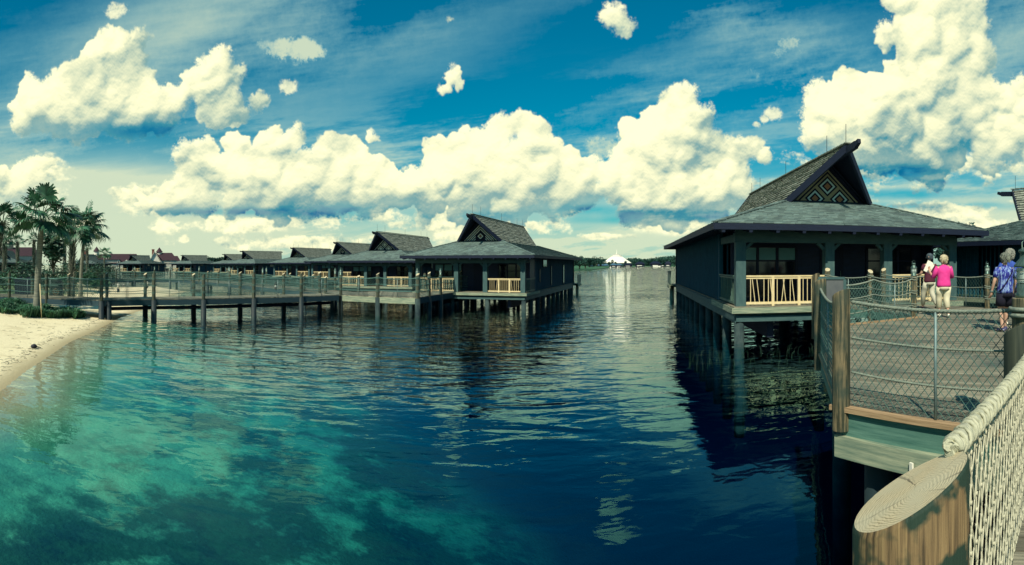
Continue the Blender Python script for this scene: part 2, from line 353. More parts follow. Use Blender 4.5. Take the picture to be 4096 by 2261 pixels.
M = dict(
 deck=mat('deck_boards', (.07, .07, .055), (.28, .26, .19), 2.0, (1.0, 26, 1), .8, .6, .42, spots=(1.3, (.07, .09, .08), .5, .75)),
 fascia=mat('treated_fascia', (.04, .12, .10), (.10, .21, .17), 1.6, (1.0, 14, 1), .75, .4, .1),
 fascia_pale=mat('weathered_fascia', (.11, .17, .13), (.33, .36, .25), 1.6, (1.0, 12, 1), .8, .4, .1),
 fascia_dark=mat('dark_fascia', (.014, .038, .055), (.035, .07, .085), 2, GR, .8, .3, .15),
 trim=mat('brown_trim', (.20, .13, .07), (.42, .29, .17), 1.6, (1, 16, 1), .75, .4, .05),
 log=mat('log_wood', (.032, .034, .020), (.19, .15, .085), 1.5, (1, 15, 1), .75, .8, .15, spots=(2.5, (.03, .05, .04), .46, .66), contrast=(.45, .55)),
 log_mid=mat('mid_log_wood', (.022, .034, .026), (.105, .105, .07), 1.5, (1, 15, 1), .75, .8, .2, contrast=(.4, .6)),  # darker, greener log tone for the low walkway posts
 log_shaded=mat('shaded_log_wood', (.02, .03, .025), (.06, .07, .05), 1.5, (1, 15, 1), .75, .6, .1),  # shaded copy of the log wood: the post's shade is in the colour
 big_log=None,
 end=None,
 rope=mat('rope', (.11, .15, .135), (.26, .29, .23), 30, (1, 1, 1), .9, .4),
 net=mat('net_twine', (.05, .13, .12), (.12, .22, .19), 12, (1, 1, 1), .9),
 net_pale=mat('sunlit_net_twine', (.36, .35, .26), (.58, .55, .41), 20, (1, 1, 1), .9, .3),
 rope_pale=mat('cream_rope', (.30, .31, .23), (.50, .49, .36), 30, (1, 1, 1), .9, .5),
 pipe=mat('galvanised_pipe', (.12, .19, .20), (.22, .29, .28), 8, (1, 1, 1), .5, .1, metal=.3),
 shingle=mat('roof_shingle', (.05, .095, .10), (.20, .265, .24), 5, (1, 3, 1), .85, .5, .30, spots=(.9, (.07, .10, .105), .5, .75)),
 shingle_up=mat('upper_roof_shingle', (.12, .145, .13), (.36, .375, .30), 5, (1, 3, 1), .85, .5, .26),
 dark=mat('dark_stained_wood', (.002, .006, .020), (.004, .011, .032), 3, (1, 10, 1), .7, .2, .1),
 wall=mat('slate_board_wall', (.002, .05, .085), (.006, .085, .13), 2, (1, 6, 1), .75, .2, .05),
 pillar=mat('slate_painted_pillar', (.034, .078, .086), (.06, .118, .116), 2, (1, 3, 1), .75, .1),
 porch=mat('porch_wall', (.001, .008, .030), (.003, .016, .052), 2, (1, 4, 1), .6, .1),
 pile=mat('concrete_pile', (.015, .032, .038), (.045, .072, .07), 2, (1, 3, 1), .85, .3, .1, spots=(1.2, (.010, .024, .03), .45, .6)),
 pile_dark=mat('dark_pile', (.008, .018, .028), (.024, .038, .04), 2, (1, 6, 1), .6, .3, .1),  # darker pile tone, even over the whole length
 cream=mat('cream_rail', (.62, .50, .27), (.72, .60, .36), 5, (1, 1, 1), .6),
 green=mat('green_rail', (.05, .10, .085), (.08, .14, .11), 5, (1, 1, 1), .6),
 glass=mat('window_glass', (.006, .010, .018), rough=.08, spec=.5),
 blind=mat('window_blind', (.10, .26, .30), (.12, .29, .33), 3, (1, 1, 1), .8),
 metal=mat('lamp_metal', (.06, .12, .11), (.14, .20, .17), 12, (1, 1, 1), .4, .1, metal=.6),
 sign=mat('sign_panel', (.08, .09, .10), (.11, .12, .125), 3, (1, 1, 1), .6),
 white=mat('white_paint', (.72, .70, .60), (.80, .78, .68), 3, (1, 1, 1), .6),
 red=mat('red_roof', (.034, .017, .026), (.052, .026, .036), .5, (1, 6, 1), .8, .2, coords='Object'),
 black=mat('black_paint', (.010, .012, .022), (.018, .02, .03), 4, (1, 1, 1), .6),
)
def rings_mat():
    m = bpy.data.materials.new('end_grain'); m.use_nodes = True; t = m.node_tree; b = t.nodes['Principled BSDF']; L = t.links.new
    b.inputs['Roughness'].default_value = .75
    tc = t.nodes.new('ShaderNodeTexCoord')
    mp = t.nodes.new('ShaderNodeMapping'); mp.inputs['Location'].default_value = (-.022, .012, 0); L(tc.outputs['UV'], mp.inputs[0])
    n0 = t.nodes.new('ShaderNodeTexNoise'); n0.inputs['Scale'].default_value = 9; n0.inputs['Detail'].default_value = 3; L(tc.outputs['UV'], n0.inputs[0])
    ad = t.nodes.new('ShaderNodeVectorMath'); ad.operation = 'MULTIPLY_ADD'; ad.inputs[1].default_value = (.05, .05, 0); L(n0.outputs['Color'], ad.inputs[0]); L(mp.outputs[0], ad.inputs[2])
    w = t.nodes.new('ShaderNodeTexWave'); w.wave_type = 'RINGS'; w.rings_direction = 'Z'; w.inputs['Scale'].default_value = 38; w.inputs['Distortion'].default_value = 3.5; w.inputs['Detail'].default_value = 4; w.inputs['Detail Scale'].default_value = 2
    L(ad.outputs[0], w.inputs[0])
    r = t.nodes.new('ShaderNodeValToRGB'); e = r.color_ramp.elements; e[0].position = .0; e[0].color = (.27, .22, .13, 1); e[1].position = .42; e[1].color = (.56, .47, .30, 1); L(w.outputs[0], r.inputs[0])
    n = t.nodes.new('ShaderNodeTexNoise'); n.inputs['Scale'].default_value = 14; n.inputs['Detail'].default_value = 6; L(tc.outputs['UV'], n.inputs[0])
    mr = t.nodes.new('ShaderNodeMapRange'); mr.inputs[1].default_value = .45; mr.inputs[2].default_value = .75; L(n.outputs[0], mr.inputs[0])
    mx = t.nodes.new('ShaderNodeMix'); mx.data_type = 'RGBA'; L(mr.outputs[0], mx.inputs[0]); L(r.outputs[0], mx.inputs[6]); mx.inputs[7].default_value = (.40, .35, .23, 1)
    # radial drying cracks and grey weathering
    sp = t.nodes.new('ShaderNodeSeparateXYZ'); L(ad.outputs[0], sp.inputs[0])
    at = t.nodes.new('ShaderNodeMath'); at.operation = 'ARCTAN2'; L(sp.outputs[0], at.inputs[0]); L(sp.outputs[1], at.inputs[1])
    cv = t.nodes.new('ShaderNodeCombineXYZ'); L(at.outputs[0], cv.inputs[0]); nc = t.nodes.new('ShaderNodeTexNoise'); nc.inputs['Scale'].default_value = 3.2; nc.inputs['Detail'].default_value = 5; L(cv.outputs[0], nc.inputs[0])
    mc = t.nodes.new('ShaderNodeMapRange'); mc.inputs[1].default_value = .60; mc.inputs[2].default_value = .64; L(nc.outputs[0], mc.inputs[0])
    m3 = t.nodes.new('ShaderNodeMix'); m3.data_type = 'RGBA'; L(mc.outputs[0], m3.inputs[0]); L(mx.outputs[2], m3.inputs[6]); m3.inputs[7].default_value = (.10, .08, .05, 1)
    n5 = t.nodes.new('ShaderNodeTexNoise'); n5.inputs['Scale'].default_value = 7; n5.inputs['Detail'].default_value = 5; L(tc.outputs['UV'], n5.inputs[0])
    m5 = t.nodes.new('ShaderNodeMapRange'); m5.inputs[1].default_value = .42; m5.inputs[2].default_value = .62; m5.inputs[4].default_value = .8; L(n5.outputs[0], m5.inputs[0])
    m4 = t.nodes.new('ShaderNodeMix'); m4.data_type = 'RGBA'; L(m5.outputs[0], m4.inputs[0]); L(m3.outputs[2], m4.inputs[6]); m4.inputs[7].default_value = (.50, .45, .31, 1)
    L(m4.outputs[2], b.inputs['Base Color'])
    bp = t.nodes.new('ShaderNodeBump'); bp.inputs['Strength'].default_value = .22; bp.inputs['Distance'].default_value = .004; L(w.outputs[0], bp.inputs['Height']); L(bp.outputs[0], b.inputs['Normal'])
    return m
M['end'] = rings_mat()
M['big_log'] = mat('stained_log', (.045, .032, .018), (.24, .165, .08), 2.6, (.8, 24, 1), .65, .7, 0, detail=9, c3=(.15, .10, .05), contrast=(.36, .60), spots=(6.5, (.014, .034, .024), .46, .52))

# ---------------------------------------------------------------- ground: beach, lawn and lake bed in one sheet
shore = [(-5.0, -30), (-6.6, -12), (-7.8, 0), (-9.2, 6.97), (-10.6, 8.85), (-11.9, 10.8), (-13.65, 13.4), (-15.3, 16.5), (-18.0, 21.2), (-19.8, 25), (-21.9, 29.9),
         (-27, 38.2), (-29.5, 43.4), (-30.6, 46.2), (-36, 46.5), (-41, 46.0), (-47, 50), (-60, 62), (-85, 82), (-125, 110), (-170, 130)]
def shore_dist(x, y):                       # > 0 on land
    X, Y = np.asarray(x, float), np.asarray(y, float)
    best = np.full(X.shape, 1e9); side = np.zeros(X.shape)
    for (x0, y0), (x1, y1) in zip(shore[:-1], shore[1:]):
        dx, dy = x1-x0, y1-y0; t = np.clip(((X-x0)*dx+(Y-y0)*dy)/(dx*dx+dy*dy), 0, 1)
        ex, ey = X-(x0+t*dx), Y-(y0+t*dy); d = np.hypot(ex, ey)
        cr = dx*(Y-y0)-dy*(X-x0); m = d < best-1e-9
        best = np.where(m, d, best); side = np.where(m, np.sign(cr), side)
    return best*side
def np_noise(x, y, s, seed):
    rs = np.random.RandomState(seed); g = rs.rand(64, 64); u = (x/s) % 64; v = (y/s) % 64
    i, j = np.floor(u).astype(int), np.floor(v).astype(int); fu, fv = u-i, v-j; fu = fu*fu*(3-2*fu); fv = fv*fv*(3-2*fv)
    i2, j2 = (i+1) % 64, (j+1) % 64; i %= 64; j %= 64
    return (g[i, j]*(1-fu)+g[i2, j]*fu)*(1-fv)+(g[i, j2]*(1-fu)+g[i2, j2]*fu)*fv-.5
def ground_z(x, y):
    x, y = np.asarray(x, float), np.asarray(y, float); d = shore_dist(x, y)
    land = np.minimum(.075*np.maximum(d, 0), .62+.006*np.maximum(d, 0))
    land = land+1.0*np.exp(-((x+27.5)/4.4)**2-((y-42.0)/3.2)**2)*sstep(0, 3, d)      # the sand heap behind the walkway
    wet = -.13*np.maximum(-d, 0)
    wn_ = -d+3.0*np_noise(x, y, 4.0, 7)+1.5*np_noise(x, y, 1.7, 8)
    wet = wet-1.5*sstep(5.0, 19.0, wn_+2.5*np_noise(x, y, 7.0, 9)); wet = np.maximum(wet, -3.2)
    z = np.where(d > 0, land, wet)
    z = z+.05*np_noise(x, y, 2.3, 1)*sstep(.3, 2, np.abs(d))+.02*np_noise(x, y, .8, 2)*sstep(.2, 1, np.abs(d))
    return z, d
def gz(x, y): return float(ground_z(x, y)[0])
def grid_mesh(name, xs, ys):
    gx, gy = np.meshgrid(xs, ys); z, d = ground_z(gx, gy); nx, ny = len(xs), len(ys)
    v = np.stack([gx.ravel(), gy.ravel(), z.ravel()], 1)
    i = np.arange(nx*ny).reshape(ny, nx); f = np.stack([i[:-1, :-1], i[:-1, 1:], i[1:, 1:], i[1:, :-1]], -1).reshape(-1, 4)
    me = bpy.data.meshes.new(name); me.vertices.add(len(v)); me.vertices.foreach_set('co', v.ravel())
    me.loops.add(f.size); me.loops.foreach_set('vertex_index', f.ravel()); me.polygons.add(len(f)); me.polygons.foreach_set('loop_start', np.arange(len(f))*4)
    me.polygons.foreach_set('use_smooth', np.ones(len(f), bool)); me.update(calc_edges=True)
    a = me.attributes.new('turf', 'FLOAT', 'POINT')
    n = np_noise(gx, gy, 3.0, 5)*2.2
    turf = sstep(5.3, 7.2, d+n)
    turf = np.maximum(turf*(1-np.exp(-((gx+25.5)/9)**2-((gy-38.5)/9)**2)*1.6), 0)
    a.data.foreach_set('value', turf.ravel().astype(np.float32))
    o = bpy.data.objects.new(name, me); col.objects.link(o); return o
xs = np.concatenate([np.linspace(-900, -100, 30)[:-1], np.arange(-100, -40, 1.2), np.arange(-40, 12, .28), np.linspace(12, 60, 30), np.linspace(62, 900, 30)])
ys = np.concatenate([np.linspace(-200, -8, 20)[:-1], np.arange(-8, 50, .28), np.arange(50, 130, 1.2), np.linspace(131, 420, 30)])
ground = grid_mesh('ground', xs, ys); tag(ground, kind='structure')
def ground_mat():
    m = bpy.data.materials.new('sand_turf_bed'); m.use_nodes = True; t = m.node_tree; b = t.nodes['Principled BSDF']; L = t.links.new; N = t.nodes.new
    b.inputs['Roughness'].default_value = .9; b.inputs['Specular IOR Level'].default_value = .1
    tc = N('ShaderNodeTexCoord'); sp = N('ShaderNodeSeparateXYZ'); L(tc.outputs['Object'], sp.inputs[0])
    def noise(sc, det=6, ro=.6, src=None):
        n = N('ShaderNodeTexNoise'); n.inputs['Scale'].default_value = sc; n.inputs['Detail'].default_value = det; n.inputs['Roughness'].default_value = ro; L(src or tc.outputs['Object'], n.inputs[0]); return n
    def mr(src, a, b2, c=0, d=1):
        r = N('ShaderNodeMapRange'); r.inputs[1].default_value = a; r.inputs[2].default_value = b2; r.inputs[3].default_value = c; r.inputs[4].default_value = d; r.interpolation_type = 'SMOOTHSTEP'; L(src, r.inputs[0]); return r.outputs[0]
    def mix(f, a, b2):
        x = N('ShaderNodeMix'); x.data_type = 'RGBA'
        if isinstance(f, float): x.inputs[0].default_value = f
        else: L(f, x.inputs[0])
        for k, q in ((6, a), (7, b2)):
            if isinstance(q, tuple): x.inputs[k].default_value = (*q, 1)
            else: L(q, x.inputs[k])
        return x.outputs[2]
    n1 = noise(1.6); n2 = noise(14, 4); n3 = noise(.55, 7, .7); n4 = noise(2.2, 8, .75)
    sand = mix(mr(n2.outputs[0], .3, .7), (.66, .58, .38), (.80, .72, .50)); sand = mix(mr(n1.outputs[0], .50, .72), sand, (.58, .50, .32))
    wet = mix(mr(sp.outputs[2], .0, .07), (.36, .31, .19), sand)
    turf = mix(mr(n2.outputs[0], .35, .65), (.015, .07, .03), (.05, .15, .05))
    at = N('ShaderNodeAttribute'); at.attribute_name = 'turf'
    land = mix(at.outputs['Fac'], wet, turf)
    bed = mix(mr(n1.outputs[0], .35, .7), (.05, .22, .135), (.10, .32, .18))
    weed = mix(mr(n4.outputs[0], .35, .6), (.003, .022, .030), (.012, .060, .042))
    deep = mr(sp.outputs[2], -.55, -.10, 1, 0)
    weedm = N('ShaderNodeMath'); weedm.operation = 'MULTIPLY'; L(mr(n3.outputs[0], .40, .53), weedm.inputs[0]); L(deep, weedm.inputs[1])
    bed2 = mix(weedm.outputs[0], bed, weed)
    bed3 = mix(mr(sp.outputs[2], -.95, -1.75, 1, 0), (.0, .020, .05), bed2)
    out = mix(mr(sp.outputs[2], -.30, -.02), bed3, land)
    L(out, b.inputs['Base Color'])
    bp = N('ShaderNodeBump'); bp.inputs['Strength'].default_value = .6; bp.inputs['Distance'].default_value = .05; L(n2.outputs[0], bp.inputs['Height']); L(bp.outputs[0], b.inputs['Normal'])
    return m
ground.data.materials.append(ground_mat())

# ---------------------------------------------------------------- water: a body with a rippled surface
def water():
    x0, x1, y0, y1, z0 = -1500, 1500, -400, 2600, -9
    me = bpy.data.meshes.new('water')
    v = [(x0, y0, 0), (x1, y0, 0), (x1, y1, 0), (x0, y1, 0), (x0, y0, z0), (x1, y0, z0), (x1, y1, z0), (x0, y1, z0)]
    me.from_pydata(v, [], [(0, 1, 2, 3), (7, 6, 5, 4), (4, 5, 1, 0), (5, 6, 2, 1), (6, 7, 3, 2), (7, 4, 0, 3)]); me.update()
    o = bpy.data.objects.new('water', me); col.objects.link(o); tag(o, kind='structure')
    m = bpy.data.materials.new('lake_water'); m.use_nodes = True; t = m.node_tree; t.nodes.clear(); L = t.links.new; N = t.nodes.new
    out = N('ShaderNodeOutputMaterial'); tc = N('ShaderNodeTexCoord')
    def noise(sc, st, det, ro, dist=0.0):
        mp = N('ShaderNodeMapping'); mp.inputs['Scale'].default_value = st; mp.inputs['Rotation'].default_value = (0, 0, R(-20)); L(tc.outputs['Object'], mp.inputs[0])
        n = N('ShaderNodeTexNoise'); n.inputs['Scale'].default_value = sc; n.inputs['Detail'].default_value = det; n.inputs['Roughness'].default_value = ro; n.inputs['Distortion'].default_value = dist; L(mp.outputs[0], n.inputs[0]); return n.outputs[0]
    a = noise(.95, (.8, 1.7, 1), 1.2, .45, .5); b = noise(3.4, (1, 1.6, 1), 1.5, .5, .6); c = noise(.12, (1, 1, 1), 2, .5)
    def bump(h, d, s, nrm=None):
        x = N('ShaderNodeBump'); x.inputs['Distance'].default_value = d; x.inputs['Strength'].default_value = s; L(h, x.inputs['Height'])
        if nrm: L(nrm, x.inputs['Normal'])
        return x
    b1 = bump(a, .14, 1.0); b2 = bump(b, .026, 1.0, b1.outputs[0])
    mr = N('ShaderNodeMapRange'); mr.inputs[1].default_value = .38; mr.inputs[2].default_value = .62; mr.inputs[3].default_value = .35; mr.inputs[4].default_value = 1.0; L(c, mr.inputs[0])
    sx = N('ShaderNodeSeparateXYZ'); L(tc.outputs['Object'], sx.inputs[0])     # calm lee by the beach, breeze further out
    le = N('ShaderNodeMapRange'); le.interpolation_type = 'SMOOTHSTEP'; le.inputs[1].default_value = 4; le.inputs[2].default_value = 22; le.inputs[3].default_value = .14; le.inputs[4].default_value = 1; L(sx.outputs[1], le.inputs[0])
    ml = N('ShaderNodeMath'); ml.operation = 'MULTIPLY'; L(mr.outputs[0], ml.inputs[0]); L(le.outputs[0], ml.inputs[1])
    for q in (b1, b2): L(ml.outputs[0], q.inputs['Strength'])
    fr = N('ShaderNodeFresnel'); fr.inputs['IOR'].default_value = 1.50; L(b2.outputs[0], fr.inputs['Normal'])
    gl = N('ShaderNodeBsdfGlossy'); gl.inputs['Roughness'].default_value = .02; lw = N('ShaderNodeLayerWeight'); lw.inputs[0].default_value = .5; L(b2.outputs[0], lw.inputs['Normal']); gr = N('ShaderNodeValToRGB'); ge = gr.color_ramp.elements; ge[0].position = .50; ge[0].color = (.16, .72, .80, 1); ge[1].position = .89; ge[1].color = (1, 1, .94, 1); k = ge.new(.76); k.color = (.36, .86, .96, 1); L(lw.outputs['Facing'], gr.inputs[0]); L(gr.outputs[0], gl.inputs['Color']); L(b2.outputs[0], gl.inputs['Normal'])
    tr = N('ShaderNodeBsdfTransparent'); mx = N('ShaderNodeMixShader'); bf = N('ShaderNodeNewGeometry'); iv = N('ShaderNodeMath'); iv.operation = 'SUBTRACT'; iv.inputs[0].default_value = 1; L(bf.outputs['Backfacing'], iv.inputs[1]); fm = N('ShaderNodeMath'); fm.operation = 'MULTIPLY'; L(fr.outputs[0], fm.inputs[0]); L(iv.outputs[0], fm.inputs[1]); L(fm.outputs[0], mx.inputs[0]); L(tr.outputs[0], mx.inputs[1]); L(gl.outputs[0], mx.inputs[2])
    L(mx.outputs[0], out.inputs['Surface'])
    va = N('ShaderNodeVolumeAbsorption'); va.inputs['Color'].default_value = (.03, .74, .86, 1); va.inputs['Density'].default_value = .62
    L(va.outputs[0], out.inputs['Volume'])
    me.materials.append(m)
water()

# ---------------------------------------------------------------- bungalow on piles
def lerp3(a, b, t): return Vector(a).lerp(Vector(b), t)
def shingles(mb, A, B, C, D, course=.30, wid=.26, th=.025, jit=.02, seed=1):
    rnd = random.Random(seed); A, B, C, D = map(Vector, (A, B, C, D)); nrm = (B-A).cross(D-A).normalized()
    if nrm.z < 0: nrm = -nrm
    n = max(1, round(((D-A).length+(C-B).length)/2/course))
    for k in range(n):
        t0 = k/n; t1 = min(1.0, (k+1.18)/n)
        l0, r0, l1, r1 = A.lerp(D, t0), B.lerp(C, t0), A.lerp(D, t1), B.lerp(C, t1)
        W = (r0-l0).length
        if W < .05: continue
        s = 0; cuts = [0]
        while s < W: s += wid*rnd.uniform(.6, 1.4); cuts.append(min(s, W))
        for a, b in zip(cuts[:-1], cuts[1:]):
            u0, u1 = a/W, b/W; j = rnd.uniform(-jit, jit)/max(.1, course*n); hh = th*rnd.uniform(.8, 1.3)
            down = (l0-l1).normalized()*rnd.uniform(-jit, jit)
            p0 = l0.lerp(r0, u0)+nrm*hh+down; p1 = l0.lerp(r0, u1)+nrm*hh+down; p2 = l1.lerp(r1, u1)+nrm*.004; p3 = l1.lerp(r1, u0)+nrm*.004
            q0, q1 = p0-nrm*hh, p1-nrm*hh; i = len(mb.v); o = rnd.uniform(0, 40)
            mb.v.extend(map(tuple, (p0, p1, p2, p3, q0, q1)))
            mb.face((i, i+1, i+2, i+3), [(o, 0), (o+wid, 0), (o+wid, course), (o, course)]); mb.face((i+4, i+5, i+1, i), [(o, 0)]*4)
W_, D_ = 8.7, 22.9
def gable_panel(kind):
    N = 32; h = 1.56/N; mb = MB()
    tan, pale, dark, orange, brown, white = 1, 2, 0, 3, 4, 5
    def colour(i, j):
        if kind == 'three diamonds':
            if min(i, j) < 1: return dark
            if min(i, j) < 2: return tan
            if min(i, j) < 3: return dark
            u, w = (i-3) % 11, (j-3) % 11; r = max(abs(u-5), abs(w-5)); big = (i-3)//11+(j-3)//11 >= 2
            if big: return (tan, dark, brown, dark, tan, dark)[5-r] if r < 6 else dark
            return (orange, orange, dark, pale, dark, tan)[r]
        if kind == 'white diamonds':
            if min(i, j) < 2: return dark
            if min(i, j) < 3: return white
            if min(i, j) < 4: return dark
            u, w = (i-4) % 10, (j-4) % 10; r = max(abs(u-4.5), abs(w-4.5))
            return white if r < 2 else dark if r < 3 else white if r < 4 else dark
        m = min(i, j)
        if 7 <= i < 16 and 7 <= j < 16:
            r = max(abs(i-11), abs(j-11)); return (brown, brown, white, dark, dark)[r]
        if m < 7: return white if m % 2 == 1 else dark
        k = m if (i < 16 or j < 16) else 0
        return white if (max(i, j)-m) > 8 and m % 2 == 1 or (i+j) % 4 == 0 and m >= 16 else dark
    for i in range(N):
        for j in range(N-i):
            def pt(a, b): return ((a-b)*h*1.0, 0, (N-(a+b))*h*.96)
            mb.m = colour(i, j)
            if i+j == N-1: mb.poly([pt(i, j), pt(i, j+1), pt(i+1, j)])
            else: mb.poly([pt(i, j), pt(i, j+1), pt(i+1, j+1), pt(i+1, j)])
    return mb
pm = [mat('pattern_dark', (.006, .006, .022)), mat('pattern_tan', (.34, .30, .18)), mat('pattern_pale_blue', (.52, .70, .68)), mat('pattern_orange', (.36, .18, .09)), mat('pattern_brown', (.26, .14, .09)), mat('pattern_white', (.80, .80, .68))]
def bungalow(kind):
    t = empty('stilt_bungalow')
    # lower hipped roof
    E = (-.9, -.9, 9.6, 23.7, 4.0); T = (2.5, 2.7, 6.2, 15.5, 5.17)
    e = [(E[0], E[1], E[4]), (E[2], E[1], E[4]), (E[2], E[3], E[4]), (E[0], E[3], E[4])]
    g = [(T[0], T[1], T[4]), (T[2], T[1], T[4]), (T[2], T[3], T[4]), (T[0], T[3], T[4])]
    mb = MB(); mb.m = 0
    for k in range(4): shingles(mb, e[k], e[(k+1) % 4], g[(k+1) % 4], g[k], .24, .24, .03, .02, 11+k)
    for k in range(4):                        # hip caps
        a, b = Vector(e[k]), Vector(g[k]); n = 18
        for q in range(n): mb.beam(a.lerp(b, q/n)+Vector((0, 0, .045)), a.lerp(b, (q+1.1)/n)+Vector((0, 0, .03)), .22, .03)
    mb.m = 1
    lo = [Vector(p)-Vector((0, 0, .06)) for p in e]; hi = [Vector(p)-Vector((0, 0, .06)) for p in g]
    for k in range(4): mb.poly([lo[k], hi[k], hi[(k+1) % 4], lo[(k+1) % 4]][::-1])
    mb.poly([lo[0]-Vector((0,0,.0)), lo[1], lo[2], lo[3]])
    for k in range(4):                        # fascia and a darker board below it
        a, b = Vector(e[k]), Vector(e[(k+1) % 4]); mb.beam(a-Vector((0, 0, .11)), b-Vector((0, 0, .11)), .06, .2); 
    for y in np.arange(-.6, 23.5, .62):
        for sx in (0, 1): x = E[0]+.05 if not sx else E[2]-.05; mb.beam((x, y, 3.84), (x+(.9 if not sx else -.9), y, 3.96), .09, .16)
    for x in np.arange(-.6, 9.5, .9): mb.beam((x, -.92, 3.80), (x, .1, 3.92), .11, .2)
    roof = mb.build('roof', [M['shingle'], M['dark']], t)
    # upper gable with prow ridge
    bl, br, bl2, br2 = (2.42, 2.75, 5.10), (6.28, 2.75, 5.10), (2.42, 14.7, 5.10), (6.28, 14.7, 5.10)
    rf, rb = (4.35, .75, 7.12), (4.35, 17.2, 7.22)
    mb = MB(); mb.m = 0
    def up(a, b, c, d, seed):                 # a,b bottom / c,d top
        shingles(mb, a, b, c, d, .25, .36, .065, .03, seed)
    up(bl, bl2, rb, rf, 21); up(br2, br, rf, rb, 22)
    mb.m = 1
    dz = Vector((0, 0, -.05))
    for a, b, c, d in ((bl, bl2, rb, rf), (br2, br, rf, rb)): mb.poly([Vector(q)+dz for q in (a, b, c, d)])
    for a, b in ((bl, rf), (br, rf), (bl2, rb), (br2, rb)):
        a, b = Vector(a), Vector(b); mb.beam(a-Vector((0, 0, .1)), b-Vector((0, 0, .08)), .10, .26, (0, 0, 1))
    mb.poly([(4.35-1.62, 14.3, 5.1), (4.35+1.62, 14.3, 5.1), (4.35, 14.3, 6.8)])
    mb.m = 0
    for q in range(46):
        y = .7+16.5*q/46; z = 7.16+.1*q/46; mb.beam((4.35, y, z+.035), (4.35, y+.42, z+.02), .26, .04)
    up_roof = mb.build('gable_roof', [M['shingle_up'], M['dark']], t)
    mb = MB(); mb.beam((4.35, 1.6, 6.86), (4.35, -.02, 6.98), .16, .26); mb.beam((4.35, -.02, 6.98), (4.35, -.30, 7.06), .15, .2, taper=.8)
    mb.build('ridge_beam', M['dark'], up_roof)
    mb = MB(); mb.beam((4.35, 16.6, 7.02), (4.35, 17.75, 7.08), .15, .22); mb.build('ridge_beam', M['dark'], up_roof)
    gp = gable_panel(kind).build('gable_panel', pm, t); gp.location = (4.35, 2.92, 5.16)
    mb = MB()
    for sx in (-1, 1): mb.beam((sx*1.72, -.04, .01), (0, -.04, 1.70), .07, .11, (0, 1, 0))
    mb.beam((-1.75, -.04, .03), (1.75, -.04, .03), .08, .10)
    mb.poly([(-1.85, .04, -.06), (1.85, .04, -.06), (0, .04, 1.79)])
    mb.build('panel_frame', M['dark'], gp)
    for y in (.95, 3.0, 9.0, 14.6, 16.9):
        mb = MB(); mb.tube([(4.35, y, 7.15), (4.35, y, 7.95)], .011, 5); mb.build('lightning_rod', M['dark'], t)
    # deck
    mb = MB(); rn = random.Random(4)
    for k in range(int((D_+.2)/.15)):
        y = -.12+k*.15; mb.beam((-.12, y, 1.235), (W_+.12, y, 1.235), .142, .03)
    mb.build('deck', M['deck'], t)
    mb = MB(); mb.box((-.15, -.20, 1.03), (W_+.15, -.16, 1.225)); mb.box((-.19, -.2, 1.03), (-.15, 4.4, 1.225)); mb.box((W_+.15, -.2, 1.03), (W_+.19, 4.4, 1.225))
    mb.build('deck_fascia', M['fascia_pale'], t)
    mb = MB(); mb.box((-.02, -.05, .74), (W_+.02, .05, .93)); mb.box((-.05, .05, .70), (.10, D_, 1.02)); mb.box((W_-.1, .05, .70), (W_+.05, D_, 1.02)); mb.box((0, .06, .94), (W_, .16, 1.2)); mb.box((.12, .18, 1.03), (W_-.12, D_-.02, 1.20))
    mb.box((-.12, 3.6, 1.04), (-.04, D_, 1.16)); mb.box((W_+.04, 3.6, 1.04), (W_+.12, D_, 1.16))
    for y in np.arange(2.2, D_, 2.2): mb.box((.1, y-.07, .72), (W_-.1, y+.07, 1.0))
    mb.build('deck_frame', M['pillar'], t)
    ys = [.15]+list(np.arange(2.5, D_, 2.3))+[D_-.1]
    for y in ys:
        for x in (.12, W_-.12):
            mb = MB(); mb.tube([(x, y, -3.4), (x, y, .74)], .175, 12); mb.build('pile', M['pile'], t)
            mb = MB(); mb.beam((x, y+.2, .2), (x, y+.75, .75), .12, .1) if False else None
    for x in (3.0, 5.8):
        for y in (.15, 4.8, 9.4, 14.0, 18.6): mb = MB(); mb.tube([(x, y, -3.4), (x, y, .74)], .175, 12); mb.build('pile', M['pile'], t)
    for x in (1.3, W_-1.3): mb = MB(); mb.box((x-.12, .5, .12), (x+.12, D_-.3, .71)); mb.build('underdeck_shade_box', M['dark'], t)  # made-up dark boxes, added to block bright reflections under the deck
    # pillars and the beam they carry
    px = (.16, 3.36, 5.66, 8.54)
    for x in px: mb = MB(); mb.box((x-.17, .02, 1.252), (x+.17, .36, 3.42)); mb.build('pillar', M['pillar'], t)
    mb = MB(); mb.box((-.05, .04, 3.42), (W_+.05, .34, 3.74))
    for x in px:
        for s in (-1, 1):
            if 0 < x+s*.5 < W_: mb.beam((x+s*.17, .19, 3.20), (x+s*.42, .19, 3.43), .14, .10, (0, 0, 1))
    for x in (.14, W_-.14): mb.box((x-.1, .36, 3.46), (x+.1, 3.6, 3.72))
    mb.box((0, .05, 3.74), (W_, .3, 3.86)); mb.build('lintel', M['pillar'], t)
    # walls
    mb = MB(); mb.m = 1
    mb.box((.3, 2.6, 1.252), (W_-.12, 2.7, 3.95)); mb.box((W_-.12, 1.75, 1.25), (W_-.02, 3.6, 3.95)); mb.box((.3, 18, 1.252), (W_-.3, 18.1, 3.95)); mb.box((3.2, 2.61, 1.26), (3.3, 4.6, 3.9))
    mb.m = 0
